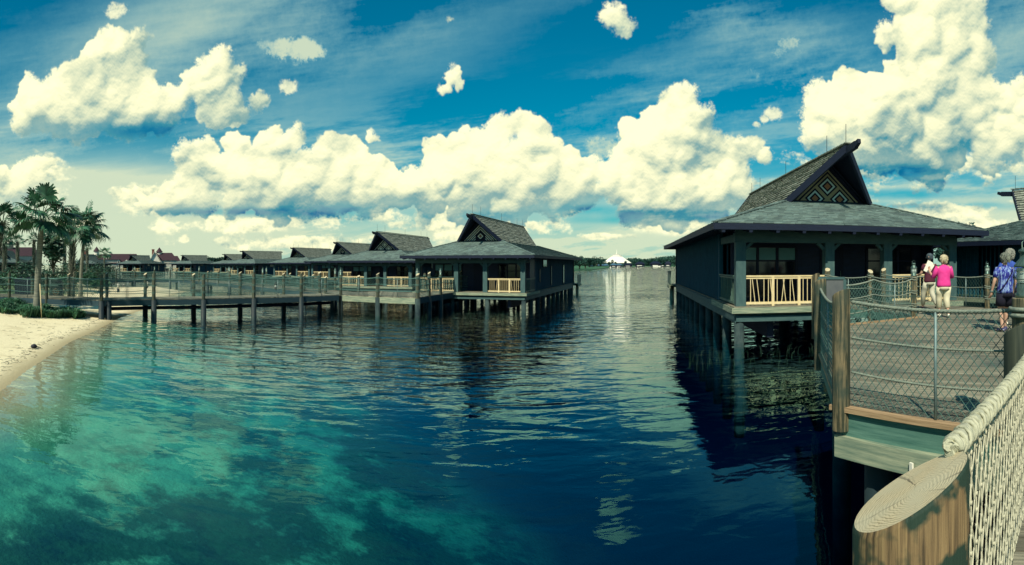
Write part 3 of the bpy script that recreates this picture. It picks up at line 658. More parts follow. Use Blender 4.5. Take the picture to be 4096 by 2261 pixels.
    for x in (.06, W_-.06):
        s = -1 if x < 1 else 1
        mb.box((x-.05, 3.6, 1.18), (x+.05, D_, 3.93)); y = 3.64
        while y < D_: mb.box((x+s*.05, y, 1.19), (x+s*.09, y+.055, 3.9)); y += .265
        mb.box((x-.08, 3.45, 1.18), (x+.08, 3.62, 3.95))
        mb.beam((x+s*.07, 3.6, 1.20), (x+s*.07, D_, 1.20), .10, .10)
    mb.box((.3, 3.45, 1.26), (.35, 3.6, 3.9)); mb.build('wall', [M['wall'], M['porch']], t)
    # windows with half-drawn blinds, and the door
    for x0, x1 in ((.55, 2.9), (5.95, 8.1)):
        w = MB(); n = 3; pw = (x1-x0)/n
        w.box((x0, 2.52, 3.32), (x1, 2.598, 3.42)); w.box((x0, 2.52, 1.3), (x1, 2.598, 1.4)); w.box((x0, 2.53, 2.78), (x1, 2.596, 2.84))
        for k in range(n+1): w.box((x0+k*pw-.05, 2.51, 1.402), (x0+k*pw+.05, 2.597, 3.318))
        fr = w.build('window', M['dark'], t)
        w = MB(); w.box((x0+.05, 2.57, 1.4), (x1-.05, 2.59, 3.32)); w.build('pane', M['glass'], fr)
        if x0 < 1:
            for k in range(n): w = MB(); w.box((x0+k*pw+.06, 2.545, 2.85), (x0+(k+1)*pw-.06, 2.56, 3.31)); w.build('blind', M['blind'], fr)
    w = MB(); w.box((3.9, 2.54, 1.26), (4.9, 2.598, 3.4)); w.box((3.98, 2.525, 1.4), (4.82, 2.54, 2.2)); w.box((3.98, 2.525, 2.3), (4.82, 2.54, 3.3)); dr = w.build('door', M['dark'], t)
    w = MB(); w.tube([(4.76, 2.50, 2.15), (4.76, 2.50, 2.4)], .018, 6); w.build('handle', M['metal'], dr)
    for y0, y1, z0, z1 in ((4.7, 5.15, 1.9, 2.95), (6.1, 7.9, 3.1, 3.75), (9.6, 10.1, 1.5, 3.2), (16.0, 16.9, 1.4, 3.3)):
        w = MB(); x = W_+.04; w.box((x, y0, z0), (x+.07, y1, z0+.06)); w.box((x, y0, z1-.06), (x+.07, y1, z1)); w.box((x, y0, z0+.06), (x+.07, y0+.06, z1-.06)); w.box((x, y1-.06, z0+.06), (x+.07, y1, z1-.06))
        fr = w.build('window', M['dark'], t); w = MB(); w.box((x+.02, y0+.06, z0+.06), (x+.04, y1-.06, z1-.06)); w.build('pane', M['glass'], fr)
    # railings of bamboo-like balusters
    def railing(p0, p1, m, step=.155, posts=2, seed=1):
        rn = random.Random(seed); r = MB(); p0, p1 = Vector(p0), Vector(p1); L = (p1-p0).length; zv = Vector((0, 0, 1))
        r.beam(p0+zv*1.02, p1+zv*1.02, .10, .05); r.beam(p0+zv*.95, p1+zv*.95, .05, .05); r.beam(p0+zv*.10, p1+zv*.10, .06, .08)
        for k in range(posts+1):
            q = p0.lerp(p1, k/posts if posts else 0) if posts else p0
            if 0 < k < posts: r.beam(q+zv*.0, q+zv*.99, .09, .09)
        fr = r.build('railing', m, t); b = MB(); n = int(L/step)
        for k in range(1, n):
            u = k/n; le = rn.choice((0, 0, 0, 0, -.10, .10, 0)); a = p0.lerp(p1, u)+zv*.12; c = p0.lerp(p1, min(1, max(0, u+le/L)))+zv*.94
            b.tube([a, c], .015, 5, False)
        b.build('balusters', m, fr)
    railing((.36, .14, 1.25), (3.18, .14, 1.25), M['cream'], posts=3, seed=3)
    railing((5.86, .14, 1.25), (8.34, .14, 1.25), M['cream'], posts=3, seed=4)
    railing((.02, .4, 1.25), (.02, 3.4, 1.25), M['green'], posts=1, seed=5); railing((W_-.02, .4, 1.25), (W_-.02, 3.4, 1.25), M['green'], posts=1, seed=6)
    # rear terrace, wider than the house
    mb = MB()
    for k in range(18): mb.beam((-.5, D_+k*.15, 1.12), (W_+.6, D_+k*.15, 1.12), .142, .04)
    mb.box((-.55, D_-.1, .85), (-.50, D_+2.6, 1.10)); mb.box((W_+.60, D_-.1, .85), (W_+.65, D_+2.6, 1.10)); mb.box((-.55, D_+2.6, .85), (W_+.65, D_+2.65, 1.10))
    for x in (-.2, W_+.2): mb.tube([(x, D_+2.2, -3.4), (x, D_+2.2, .9)], .175, 12)
    mb.build('terrace', M['fascia_pale'], t)
    for x in (-.48, W_+.58):
        mb = MB(); mb.box((x-.03, D_-.1, 1.2), (x+.03, D_+2.5, 2.1)); mb.box((x-.06, D_-.1, 2.1), (x+.06, D_+2.5, 2.16)); mb.build('terrace_screen', M['green'], t)
    for x in (.1, W_-.1): mb = MB(); mb.box((x-.1, D_+.9, 1.15), (x+.1, D_+1.1, 3.9)); mb.build('pillar', M['dark'], t)
    return t
def place(o, tip_px, tip_py, s, az, name=None):
    d = (7.12*s-EYE)*F/(CY-tip_py); p = P(tip_px, d)
    c, sn = math.cos(-az), math.sin(-az); lx, ly = 4.35*s, .75*s
    o.location = (p.x-(lx*c-ly*sn), p.y-(lx*sn+ly*c), 0); o.rotation_euler = (0, 0, -az); o.scale = (s, s, s)
    return d

bungA = bungalow('three diamonds'); a12 = R(12)
bungA.location = (3.62*math.cos(a12)+18.32*math.sin(a12), -3.62*math.sin(a12)+18.32*math.cos(a12), 0); bungA.rotation_euler = (0, 0, -a12)
GB = 'timber bungalows on piles over the lake'
tag(bungA, 'big near bungalow with orange-centred diamonds on its gable, behind the walking people', 'bungalow', GB)
panels = {}
def variant(root, kind):
    if kind not in panels:
        if kind == 'three diamonds': panels[kind] = next(c for c in bungA.children if c.name.startswith('gable_panel')).data
        else:
            tmp = gable_panel(kind).build('gable_panel', pm, None); panels[kind] = tmp.data; bpy.data.objects.remove(tmp)
    for c in root.children:
        if c.name.startswith('gable_panel'): c.data = panels[kind]
for px, py, s, az, kind, lab in (
    (1886, 859, .80, 15, 'chevron', 'bungalow beside the open channel, single small diamond over chevrons on its gable'),
    (1506, 928, .74, 11, 'white diamonds', 'bungalow with white-filled diamonds on its gable, second inland from the open channel'),
    (1346, 969, .76, 10, 'chevron', 'bungalow half hidden behind the white-diamond one, third from the open channel'),
    (1172, 991, .72, 9, 'three diamonds', 'fourth bungalow from the open channel, its ridge cut off by the third one'),
    (970, 1004, .70, 12, 'chevron', 'bungalow with a long fully visible ridge in the middle of the far row'),
    (897, 1017, .70, 12, 'white diamonds', 'bungalow whose ridge ends behind the long fully visible ridge'),
    (729, 1021, .70, 1, 'chevron', 'bungalow standing alone between the trees and the hotel roofs, second from the palms'),
    (522, 1021, .70, -13, 'three diamonds', 'bungalow in front of the red-roofed hotel dormers, first after the palms'),
    (330, 1018, .70, -28, 'chevron', 'bungalow seen between the trunks of the slender palms'),
    (6, 1000, .74, -42, 'white diamonds', 'bungalow behind the big palm at the edge of the picture')):
    b = copy_tree(bungA); place(b, px, py, s, R(az)); variant(b, kind); b['label'] = lab
b = copy_tree(bungA); b.scale = (.92,)*3; b.rotation_euler = (0, 0, R(-178)); tip = P(4050, 29.2)
cc, ss = math.cos(R(-178)), math.sin(R(-178)); b.location = (tip.x-(4.35*.92*cc-.75*.92*ss), tip.y-(4.35*.92*ss+.75*.92*cc), 0)
b['label'] = 'bungalow cut off by the picture edge, behind the people in blue tops'; variant(b, 'chevron')
m = MB(); m.box((W_-.1, .1, 1.2), (W_-.02, 3.4, 3.93))
for y in np.arange(.2, 3.4, .265): m.box((W_-.02, y, 1.2), (W_+.02, y+.055, 3.9))
m.build('wall', M['wall'], b)

# ---------------------------------------------------------------- boardwalks, rope fences, lanterns
def deck_thing(name, poly_edges, z, label, plank_dir, width_pts, fascia='fascia_dark', group=None, piles=(), planks=True, pilemat='pile_dark', drop=.32):
    """width_pts: list of (left, right) point pairs along the walk; planks run across"""
    t = empty(name, (*((Vector(width_pts[0][0])+Vector(width_pts[0][1]))/2)[:2], 0) if False else (0, 0, 0))
    tag(t, label, 'boardwalk', group)
    mb = MB(); fs = MB()
    for (a0, b0), (a1, b1) in zip(width_pts[:-1], width_pts[1:]):
        a0, b0, a1, b1 = (Vector((*q, z)) for q in (a0, b0, a1, b1)); n = max(1, int(max((a1-a0).length, (b1-b0).length)/.15))
        for k in range(n):
            t0, t1 = k/n, (k+.94)/n
            p = [a0.lerp(a1, t0), b0.lerp(b1, t0), b0.lerp(b1, t1), a0.lerp(a1, t1)]
            L = (p[1]-p[0]).length; o = mb.rnd.uniform(0, 40); q = mb.rnd.uniform(0, 40); i = len(mb.v); w = .14
            mb.v.extend(map(tuple, p)); mb.v.extend(tuple(v-Vector((0, 0, .035))) for v in p)
            mb.face((i, i+1, i+2, i+3), [(o, q), (o+L, q), (o+L, q+w), (o, q+w)])
            mb.face((i+4, i+5, i+1, i), [(o, q), (o+L, q), (o+L, q+.03), (o, q+.03)]); mb.face((i+7, i+4, i, i+3), [(o, q)]*4); mb.face((i+5, i+6, i+2, i+1), [(o, q)]*4); mb.face((i+6, i+7, i+3, i+2), [(o, q)]*4)
        dz = Vector((0, 0, .037+drop/2))
        for u, v in ((a0, a1), (b0, b1)): fs.beam(u-dz, v-dz, .07, drop)
        m0, m1 = (a0+b0)/2, (a1+b1)/2; fs.beam(m0-dz, m1-dz, .15, drop*.9)
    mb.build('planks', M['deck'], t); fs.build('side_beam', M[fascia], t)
    for x, y in piles:
        m_ = MB(); m_.tube([(x, y, -3.0), (x, y, z-.05)], .14, 10); m_.build('pile', M[pilemat], t)
    return t
lantern0 = None
def lantern(loc, label, s=1.0):
    global lantern0
    if lantern0 is None:
        t = empty('ship_lantern'); mb = MB()
        mb.ring([(.075, 0), (.085, .008), (.085, .03), (.07, .04), (.075, .10), (.065, .105)]); mb.build('base', M['metal'], t)
        mb = MB(); pr = []
        for k in range(9): pr += [(.070, .106+k*.013), (.076, .112+k*.013)]
        mb.ring(pr, n=18); g = mb.build('glass_lens', glassm, t)
        mb = MB(); mb.ring([(.088, .222), (.095, .228), (.085, .245), (.05, .285), (.048, .325), (.060, .330), (.058, .345), (.030, .360), (.012, .368)]); mb.build('cap', M['metal'], t)
        mb = MB()
        for z in (.135, .195): mb.tube([(.088*math.cos(a), .088*math.sin(a), z) for a in np.linspace(0, 2*math.pi, 17)], .0035, 4, False)
        for k in range(6): a = k*math.pi/3; mb.tube([(.088*math.cos(a), .088*math.sin(a), .03), (.09*math.cos(a), .09*math.sin(a), .225)], .0035, 4, False)
        mb.build('cage', M['metal'], t); mb = MB(); mb.tube([(-.05, 0, .33), (-.055, 0, .40), (0, 0, .43), (.055, 0, .40), (.05, 0, .33)], .004, 4, False); mb.build('handle', M['metal'], t)
        lantern0 = o = t
    else: o = copy_tree(lantern0)
    o.location = loc; o.scale = (s, s, s); tag(o, label, 'lantern', 'ship lanterns on the walkway posts')
    return o
glassm = mat('lens_glass', (.30, .42, .42), (.55, .62, .56), 30, (1, 1, 6), .12, .1, spec=.8, coords='Object')
def net_span(mb, a, b, z0, top, pitch, r, n_side=3, foot=None, drop=0.0, knots=False):
    """diamond netting between two points; top() gives its upper edge"""
    a, b = Vector(a), Vector(b); L = (b-a).length; d = (b-a)/L; H = top; s = pitch
    def clip(u0, v0, u1, v1):
        # clip segment to 0<=u<=L, 0<=v<=H
        pts = []
        for (p, q) in ((u0, u1),):
            t0, t1 = 0.0, 1.0
            for lo, hi, x0, dx in ((0, L, u0, u1-u0), (0, H, v0, v1-v0)):
                if abs(dx) < 1e-9: continue
                ta, tb = (lo-x0)/dx, (hi-x0)/dx
                if ta > tb: ta, tb = tb, ta
                t0, t1 = max(t0, ta), min(t1, tb)
            if t1 <= t0: return None
            return (u0+(u1-u0)*t0, v0+(v1-v0)*t0, u0+(u1-u0)*t1, v0+(v1-v0)*t1)
    def at(u, v):
        sg = drop*4*(u/L)*(1-u/L)*(v/H); return a+d*u+Vector((0, 0, z0+v-sg))
    slope = 1.25
    k = -H*slope
    while k < L+H*slope:
        for sg in (1, -1):
            c = clip(k, 0, k+sg*H/slope, H)
            if c:
                n = 4 if drop else 1; path = [at(c[0]+(c[2]-c[0])*i/n, c[1]+(c[3]-c[1])*i/n) for i in range(n+1)]
                mb.tube(path, r, n_side, False, False)
        k += s
    return at
def fence(label, pts, z, names, height=1.0, rope_r=.018, pitch=.11, tw=.004, post_h=1.2, post_r=.085, below=.35, lanterns=(), skip_posts=(), twist_it=False, group='rope fences along the boardwalks', stakes=True, slant=.06, rope_m='rope', net_m='net', spans=None, post_mat=None, drop=.07, wrap=True, slant_az=None):
    post_mat = post_mat or ('log' if z > 1.1 else 'log_mid')
    if z < 1.1: tw = max(tw, .0046); rope_m = 'net'
    t = empty('rope_fence', (pts[0][0], pts[0][1], 0)); inv = Vector((-pts[0][0], -pts[0][1], 0)); tag(t, label, 'fence', group)
    rn = random.Random(len(label)+int(pts[0][0]*10)); tops = []
    def sh(m):                                # everything in local coordinates of the empty
        m.v = [(v[0]+inv.x, v[1]+inv.y, v[2]) for v in m.v]; return m
    for i, (x, y) in enumerate(pts):
        hh = post_h*rn.uniform(.97, 1.05); tops.append(hh)
        if i in skip_posts: continue
        lant = i in lanterns; m = MB(); m.rnd = rn
        m.log(x, y, z-below, z+(1.10 if lant else hh), post_r*rn.uniform(.93, 1.07), 0 if lant else slant, rn.uniform(-1, 1)+(1.2) if slant_az is None else slant_az, 12, 1)
        sh(m).build('post', [M[post_mat], M['end']], t)
        if lant: lantern((x, y, z+1.10), lanterns[i])
    for lv, hgt in enumerate((height, height*.66, height*.33)):
        m = MB()
        for i, ((x0, y0), (x1, y1)) in enumerate(zip(pts[:-1], pts[1:])):
            if spans and i not in spans: continue
            p = sag((x0, y0, z+hgt), (x1, y1, z+hgt), drop if lv == 0 else drop*.7, 8)
            rr = rope_r*(1.25 if lv == 0 else .8)
            if twist_it: twist(m, p, rr, rr*5.5)
            else: m.tube(p, rr, 5, False)
        for i, (x, y) in enumerate(pts):
            if i in skip_posts or not wrap: continue
            for q in (-.03, .03):
                m.tube([(x+(post_r+.008)*math.cos(a), y+(post_r+.008)*math.sin(a), z+hgt+q+.02*math.sin(a)) for a in np.linspace(0, 2*math.pi, 11)], rope_r*.8, 4, False)
        sh(m).build('rope', M[rope_m], t)
    for i, ((x0, y0), (x1, y1)) in enumerate(zip(pts[:-1], pts[1:])):
        if spans and i not in spans: continue
        m = MB(); net_span(m, (x0, y0, 0), (x1, y1, 0), z+.02, height-.02, pitch, tw, drop=drop); sh(m).build('net', M[net_m], t)
        if stakes:
            m = MB(); m.tube([((x0+x1)/2, (y0+y1)/2, z-.05), ((x0+x1)/2, (y0+y1)/2, z+height-drop)], .016, 6); sh(m).build('stake', M['pipe'], t)
    return t
ZL, ZR = .97, 1.25
A1 = [(-25.6, 17.4), (-23.2, 18.2), (-20.7, 18.6), (-17.8, 19.5), (-16.3, 21.65), (-14.5, 23.35), (-12.75, 25.4), (-10.9, 27.3), (-9.37, 29.4)]
def off(pts, d):                             # parallel line, to the left of travel
    out = []
    for i, p in enumerate(pts):
        a = Vector(pts[max(0, i-1)]); b = Vector(pts[min(len(pts)-1, i+1)]); t = (b-a).normalized(); out.append((p[0]-t.y*d, p[1]+t.x*d))
    return out
A2 = off(A1, 2.1)
deck_thing('boardwalk', None, ZL, 'straight boardwalk crossing from the beach over the shallow water, white sand behind it', None, list(zip(A1, A2)),
           piles=[p for q in (A1[3:], A2[3:]) for p in q]+[(-17.6, 19.8), (-19.2, 21.3)], drop=.26)
fence('rope fence on the near side of the straight boardwalk, over the open water', A1, ZL, None, below=.3, lanterns={8: 'ship lantern on the end post where straight boardwalk and landing meet'})
fence('rope fence on the far side of the straight boardwalk, before the white sand heap', A2[1:], ZL, None, below=.2)
# pipe slung under the boardwalk
m = MB(); m.tube([(a[0]*.5+b[0]*.5, a[1]*.5+b[1]*.5, ZL-.50) for a, b in zip(A1[3:], A2[3:])], .09, 8); tag(m.build('service_pipe', M['dark']), 'dark service pipe slung under the straight boardwalk', 'pipe')
# landing with pale fascia
PL = [(-9.37, 29.4), (-7.03, 28.5), (-4.79, 27.9)]
PLb = [(-11.0, 31.5), (-8.2, 34.0), (-5.6, 32.5)]
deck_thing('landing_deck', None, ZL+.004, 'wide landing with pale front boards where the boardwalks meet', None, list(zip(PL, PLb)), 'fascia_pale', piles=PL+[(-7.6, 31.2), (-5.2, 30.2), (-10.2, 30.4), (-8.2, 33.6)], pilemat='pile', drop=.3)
fence('rope fence along the pale-boarded front of the landing', PL, ZL, None, below=.4, skip_posts=(0,), post_r=.10, stakes=True)
# spur to the first bungalow
SP = [(-4.79, 27.9), (-4.45, 29.6), (-4.05, 31.3), (-3.22, 34.65), (-2.3, 36.4)]; SPb = [(-5.6, 32.5), (-5.5, 33.2), (-5.35, 34.0), (-4.9, 35.9), (-4.2, 37.3)]
deck_thing('spur_boardwalk', None, ZL+.008, 'short boardwalk from the landing to the bungalow beside the channel', None, list(zip(SP, SPb)), 'fascia_dark', piles=[SP[1], SP[2], SP[3], SPb[1], SPb[3]], drop=.3)
fence('rope fence on the channel side of the short boardwalk', SP, ZL, None, below=.3, skip_posts=(0,), lanterns={2: 'ship lantern on the channel-side post of the short boardwalk'}, stakes=False)
fence('rope fence on the inner side of the short boardwalk, behind the landing', [(-5.6, 32.5), (-5.4, 34.1), (-4.9, 35.9)], ZL, None, below=.3, lanterns={0: 'ship lantern at the inner corner of the landing, before the bungalow porch'}, stakes=False)
# long walkway past the row
B1 = [(-11.0, 31.5), (-13.2, 33.6), (-15.6, 35.8), (-18.5, 38.4), (-22, 41.5), (-24.3, 43.6), (-26.6, 45.5), (-29, 47.5), (-30.9, 48.9), (-32.7, 50.2), (-34.6, 51.5), (-36.3, 51.3), (-38, 50.5), (-39.6, 49.0), (-41, 47.4), (-42.4, 45.6), (-43.8, 43.6), (-45.4, 41.8), (-47.2, 40.4)]
B2 = off(B1, -2.3)
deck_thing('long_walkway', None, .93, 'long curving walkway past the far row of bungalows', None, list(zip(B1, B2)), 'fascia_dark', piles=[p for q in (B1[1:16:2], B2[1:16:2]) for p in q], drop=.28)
LB = {3: 'second', 5: 'third', 8: 'fifth', 11: 'seventh', 13: 'eighth', 15: 'ninth', 17: 'tenth'}
fence('rope fence on the near side of the long curving walkway', B1, .93, None, below=.3, height=.86, post_h=1.0, pitch=.16, tw=.006, lanterns={k: f'small far ship lantern on the near long-walkway fence, {v} along from the landing' for k, v in LB.items()}, stakes=False)
B2f = B2[:]
fence('rope fence on the far side of the long curving walkway', B2f, .93, None, below=.2, height=.86, post_h=1.0, pitch=.16, tw=.006, lanterns={k: f'small ship lantern on the far long-walkway fence, {v} post group from the landing' for k, v in {1: 'first', 4: 'second', 7: 'third', 10: 'fifth', 12: 'sixth', 14: 'seventh', 16: 'last'}.items()}, stakes=False)

# right-hand platform, in front of the big bungalow
F1a, F1b = (3.17, 4.62), (3.80, 2.82)
A_, A2_, A3_ = (3.13, 4.64), (4.64, 7.48), (6.46, 10.6)
LP1, LP2 = (9.9, 11.2), (13.6, 11.8)
t = empty('platform_deck', (0, 0, 0)); tag(t, 'broad plank platform with green-grey side boards, where the people walk', 'boardwalk')
def clip_planks(mb, poly, z, dr, w=.14, gap=.008, th=.035):
    dr = Vector((*dr, 0)).normalized(); nr = Vector((-dr.y, dr.x, 0)); q = [(Vector((*p, 0)).dot(dr), Vector((*p, 0)).dot(nr)) for p in poly]
    v = min(b for a, b in q)
    while v < max(b for a, b in q):
        vm = v+w/2; xs = []
        for (a0, b0), (a1, b1) in zip(q, q[1:]+q[:1]):
            if (b0-vm)*(b1-vm) < 0: xs.append(a0+(a1-a0)*(vm-b0)/(b1-b0))
        xs.sort()
        for x0, x1 in zip(xs[::2], xs[1::2]):
            x = x0
            while x < x1-.02:
                e = min(x1, x+mb.rnd.uniform(2.4, 4.8)); 
                if x1-e < .4: e = x1
                mb.beam(dr*x+nr*vm+Vector((0, 0, z-th/2)), dr*(e-.004)+nr*vm+Vector((0, 0, z-th/2)), w-gap, th, (0, 0, 1)); x = e
        v += w
dF = (F1b[0]-F1a[0], F1b[1]-F1a[1])
plat = [(.95, .95), (3.55, 2.55), (3.80, 2.82), F1a, (4.66, 7.46), (6.5, 10.6), (9.9, 11.0), (13.8, 11.6), (18.5, 9.5), (18.5, -6), (-.9, -6), (-.9, -1.6)]
mb = MB(); clip_planks(mb, plat, ZR, (.56, -.83), gap=.017); mb.build('planks', M['deck'], t)
mb = MB(); z = Vector((0, 0, 1))
def V3(p, zz): return Vector((p[0], p[1], zz))
mb.beam(V3((3.09, 4.75), ZR-.02), V3((3.82, 2.70), ZR-.02), .10, .05); mb.build('edge_trim', M['trim'], t)
mb = MB(); mb.beam(V3((3.15, 4.66), ZR-.17), V3((3.85, 2.70), ZR-.17), .05, .24); mb.build('side_board', M['fascia'], t)
mb = MB(); mb.beam(V3((3.13, 4.70), ZR-.40), V3((3.80, 2.60), ZR-.40), .12, .22); mb.build('side_board', M['fascia_pale'], t, 'pale lower board with open grain')
mb = MB(); q = V3((3.34, 3.80), 0); mb.box((q.x-.02, q.y-.02, ZR-.62), (q.x+.0, q.y+.02, ZR-.38)); mb.build('strap_bracket', M['white'], t)
mb = MB(); ed = [(3.15, 4.66), (4.66, 7.46), (6.5, 10.6), (9.9, 11.0)]
for a, b in zip(ed[:-1], ed[1:]): mb.beam(V3(a, ZR-.14), V3(b, ZR-.14), .05, .2)
mb.build('side_board', M['fascia'], t)
mb = MB()
for a, b in zip(ed[:-1], ed[1:]): mb.beam(V3(a, ZR+.015), V3(b, ZR+.015), .12, .04)
mb.build('edge_trim', M['trim'], t)
mb = MB(); mb.beam(V3((.95, .98), ZR-.14), V3((3.6, 2.62), ZR-.14), .05, .2); mb.build('side_board', M['fascia_dark'], t)
for x, y in ((3.5, 4.5), (5.0, 7.4), (6.9, 10.3), (9.9, 10.8), (13.5, 11.3), (4.2, 2.9), (1.4, .8), (8.2, 8.0)):
    mb = MB(); mb.tube([(x, y, -3.2), (x, y, ZR-.1)], .15, 12); mb.build('pile', M['pile'], t)
deck_thing('entrance_spur', None, ZR+.004, 'short boardwalk from the platform to the porch of the big near bungalow', None,
           [((9.9, 11.05), (13.7, 11.7)), ((10.4, 13.8), (13.5, 13.4)), ((10.2, 15.7), (12.9, 15.2))], 'fascia', piles=[(10.6, 13.6), (13.2, 13.3)], pilemat='pile', drop=.22)
# fence panel with pipe stake and laid rope
FG = 'rope fences of the platform'
fence('rope fence panel with a grey pipe stake, netted before the platform planks', [(3.20, 4.56), (3.82, 2.78)], ZR, None, height=1.05, rope_r=.0165, pitch=.083, tw=.0042, twist_it=True, skip_posts=(0, 1), group=FG, drop=.05, rope_m='rope')
fence('rope fence running away from the split-grain corner post towards the grey sign', [A_, A2_, A3_], ZR, None, height=1.05, rope_r=.016, pitch=.10, tw=.0035, post_h=1.15, post_r=.092, below=.24, twist_it=True, group=FG, drop=.10, slant=.045, wrap=False, slant_az=R(168))
fence('rope fence on the far platform edge, from grey sign to first lantern post', [A3_, (8.2, 10.75), LP1], ZR, None, height=1.05, pitch=.10, tw=.0035, skip_posts=(0, 1), lanterns={2: 'ship lantern on the post in front of the man in the maroon shirt'}, group=FG, stakes=True, drop=.12)
fence('rope fence on the near side of the entrance boardwalk, with a pale leaning-topped post', [(9.97, 15.6), (10.4, 13.8), (9.9, 11.25)], ZR, None, height=1.05, pitch=.12, tw=.004, skip_posts=(2,), group=FG, below=.45)
fence('rope fence on the far side of the entrance boardwalk, against the cream railing', [(12.35, 15.6), (13.5, 13.6), LP2], ZR, None, height=1.05, pitch=.12, tw=.004, lanterns={2: 'ship lantern on the post before the dark wall, between the pairs of people'}, group=FG)
fence('rope fence leaving the second lantern post behind the people in blue tops', [LP2, (15.8, 10.9), (18.2, 9.6)], ZR, None, height=1.05, pitch=.12, tw=.004, skip_posts=(0,), group=FG)
# lantern post at the picture edge, the dark sawn post before it
LP3 = P(4106, 4.62)
m = MB(); m.log(LP3.x, LP3.y, ZR-.3, ZR+1.15, .12, 0, 0, 16, 1); m.v = [(v[0]-LP3.x, v[1]-LP3.y, v[2]) for v in m.v]
lp = m.build('lantern_post', [M['log'], M['end']]); lp.location = (LP3.x, LP3.y, 0); tag(lp, 'thick round post carrying the big lantern, wrapped twice with rope', 'post')
m = MB()
for q in (-.02, .03): m.tube([(.135*math.cos(a), .135*math.sin(a), ZR+1.03+q) for a in np.linspace(0, 6.283, 21)], .02, 6, False)
m.build('rope_wrap', M['rope'], lp)
lantern((LP3.x, LP3.y, ZR+1.15), 'big close ship lantern with ribbed glass, cut by the picture edge', 1.15)

# foreground fence: sawn log, wrapped cable, pale net seen along its length
P0 = P(3640, 1.42)
m = MB(); m.rnd = random.Random(3); m.log(0, 0, ZR-.35, 2.10, .150, .088, R(132), 40, 1)
fg = empty('foreground_rope_fence', (P0.x, P0.y, 0)); tag(fg, 'closest rope fence: slant-sawn log with growth rings and a pale net beside it', 'fence', FG)
m.build('post', [M['big_log'], M['end']], fg)
m = MB(); m.ring([(.026, 0), (.03, .004), (.022, .012), (.012, .014)], (0, 0, 0), 12); bo = m.build('bolt_head', M['white'], fg); q = P(3618, 1.265); bo.location = (q.x-P0.x, q.y-P0.y, 1.985-.30); bo.rotation_euler = (R(90), 0, R(-40))
FE = [Vector((P0.x+.13, P0.y-.02, 2.18)), Vector((2.47, 1.84, 2.205)), Vector((3.55, 2.52, 2.22))]
def fpath(t):
    L1 = (FE[1]-FE[0]).length; L2 = (FE[2]-FE[1]).length; s = t*(L1+L2)
    return FE[0].lerp(FE[1], s/L1) if s < L1 else FE[1].lerp(FE[2], (s-L1)/L2)
pts = [fpath(i/30)-Vector((0, 0, .05*math.sin(math.pi*i/30))) for i in range(31)]
loc = [p-Vector((P0.x, P0.y, 0)) for p in pts]
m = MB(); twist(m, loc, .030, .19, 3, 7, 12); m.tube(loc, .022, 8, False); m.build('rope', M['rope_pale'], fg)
m = MB(); twist(m, loc, .036, .062, 1, 5, 10, rs=.008); twist(m, [p+Vector((0, 0, .001)) for p in loc], .037, .10, 1, 5, 10, rs=.006); m.build('lacing', M['rope_pale'], fg)
m = MB(); a, b = FE[0], FE[2]; dd = Vector((b.x-a.x, b.y-a.y, 0)); L = dd.length; dd.normalize(); H = .90
def fat(u, v):
    t = u/L; zt = 2.165-.05*math.sin(math.pi*t)-.01; p = Vector((a.x, a.y, 0))+dd*u; p.z = zt-H+v; 
    return p-Vector((P0.x, P0.y, 0))
k = 0; pit = .085
while k*pit < L+H:
    u = k*pit
    for s in (1, -1):
        u0, v0, u1, v1 = (u, 0, u-s*H*.55, H) if s > 0 else (u-H*.55, 0, u, H)
        n = 14; seg = []
        for i in range(n+1):
            uu, vv = u0+(u1-u0)*i/n, v0+(v1-v0)*i/n
            if 0 <= uu <= L: seg.append(fat(uu, vv)+Vector((m.rnd.uniform(-.0015, .0015), m.rnd.uniform(-.0015, .0015), 0)))
        if len(seg) > 1: m.tube(seg, .0030, 4, False)
    if u <= L: m.tube([fat(u, 0), fat(u, H)], .0030, 4, False)
    k += 1
kk = 0
for i in range(int(L/pit)):
    for j in range(17):
        q = fat(i*pit, j*H/17); m.tube([q-Vector((0, 0, .007)), q+Vector((0, 0, .007))], [.005, .005], 5)
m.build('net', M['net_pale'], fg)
m = MB(); pb = P(4085, 3.75); m.log(pb.x-P0.x, pb.y-P0.y, ZR-.3, 2.24, .12, .06, R(192), 16, 1); m.build('post', [M['log_shaded'], M['end']], fg, 'dark post with a pale slanted saw cut')
# sign
q = P(3327, 11.3); t = empty('information_sign', (q.x, q.y, 0), R(-38)); tag(t, 'grey framed sign board on legs, seen from behind beside the corner posts', 'sign')
m = MB(); m.box((-.24, -.02, ZR+.62), (.24, .02, ZR+1.12)); m.build('panel', M['sign'], t)
m = MB(); m.box((-.27, -.04, ZR+1.12), (.27, .04, ZR+1.17)); m.box((-.27, -.035, ZR+.57), (.27, .035, ZR+.62))
for s in (-1, 1): m.box((s*.27-.03, -.035, ZR), (s*.27+.03, .035, ZR+1.12))
m.build('frame', M['pillar'], t)

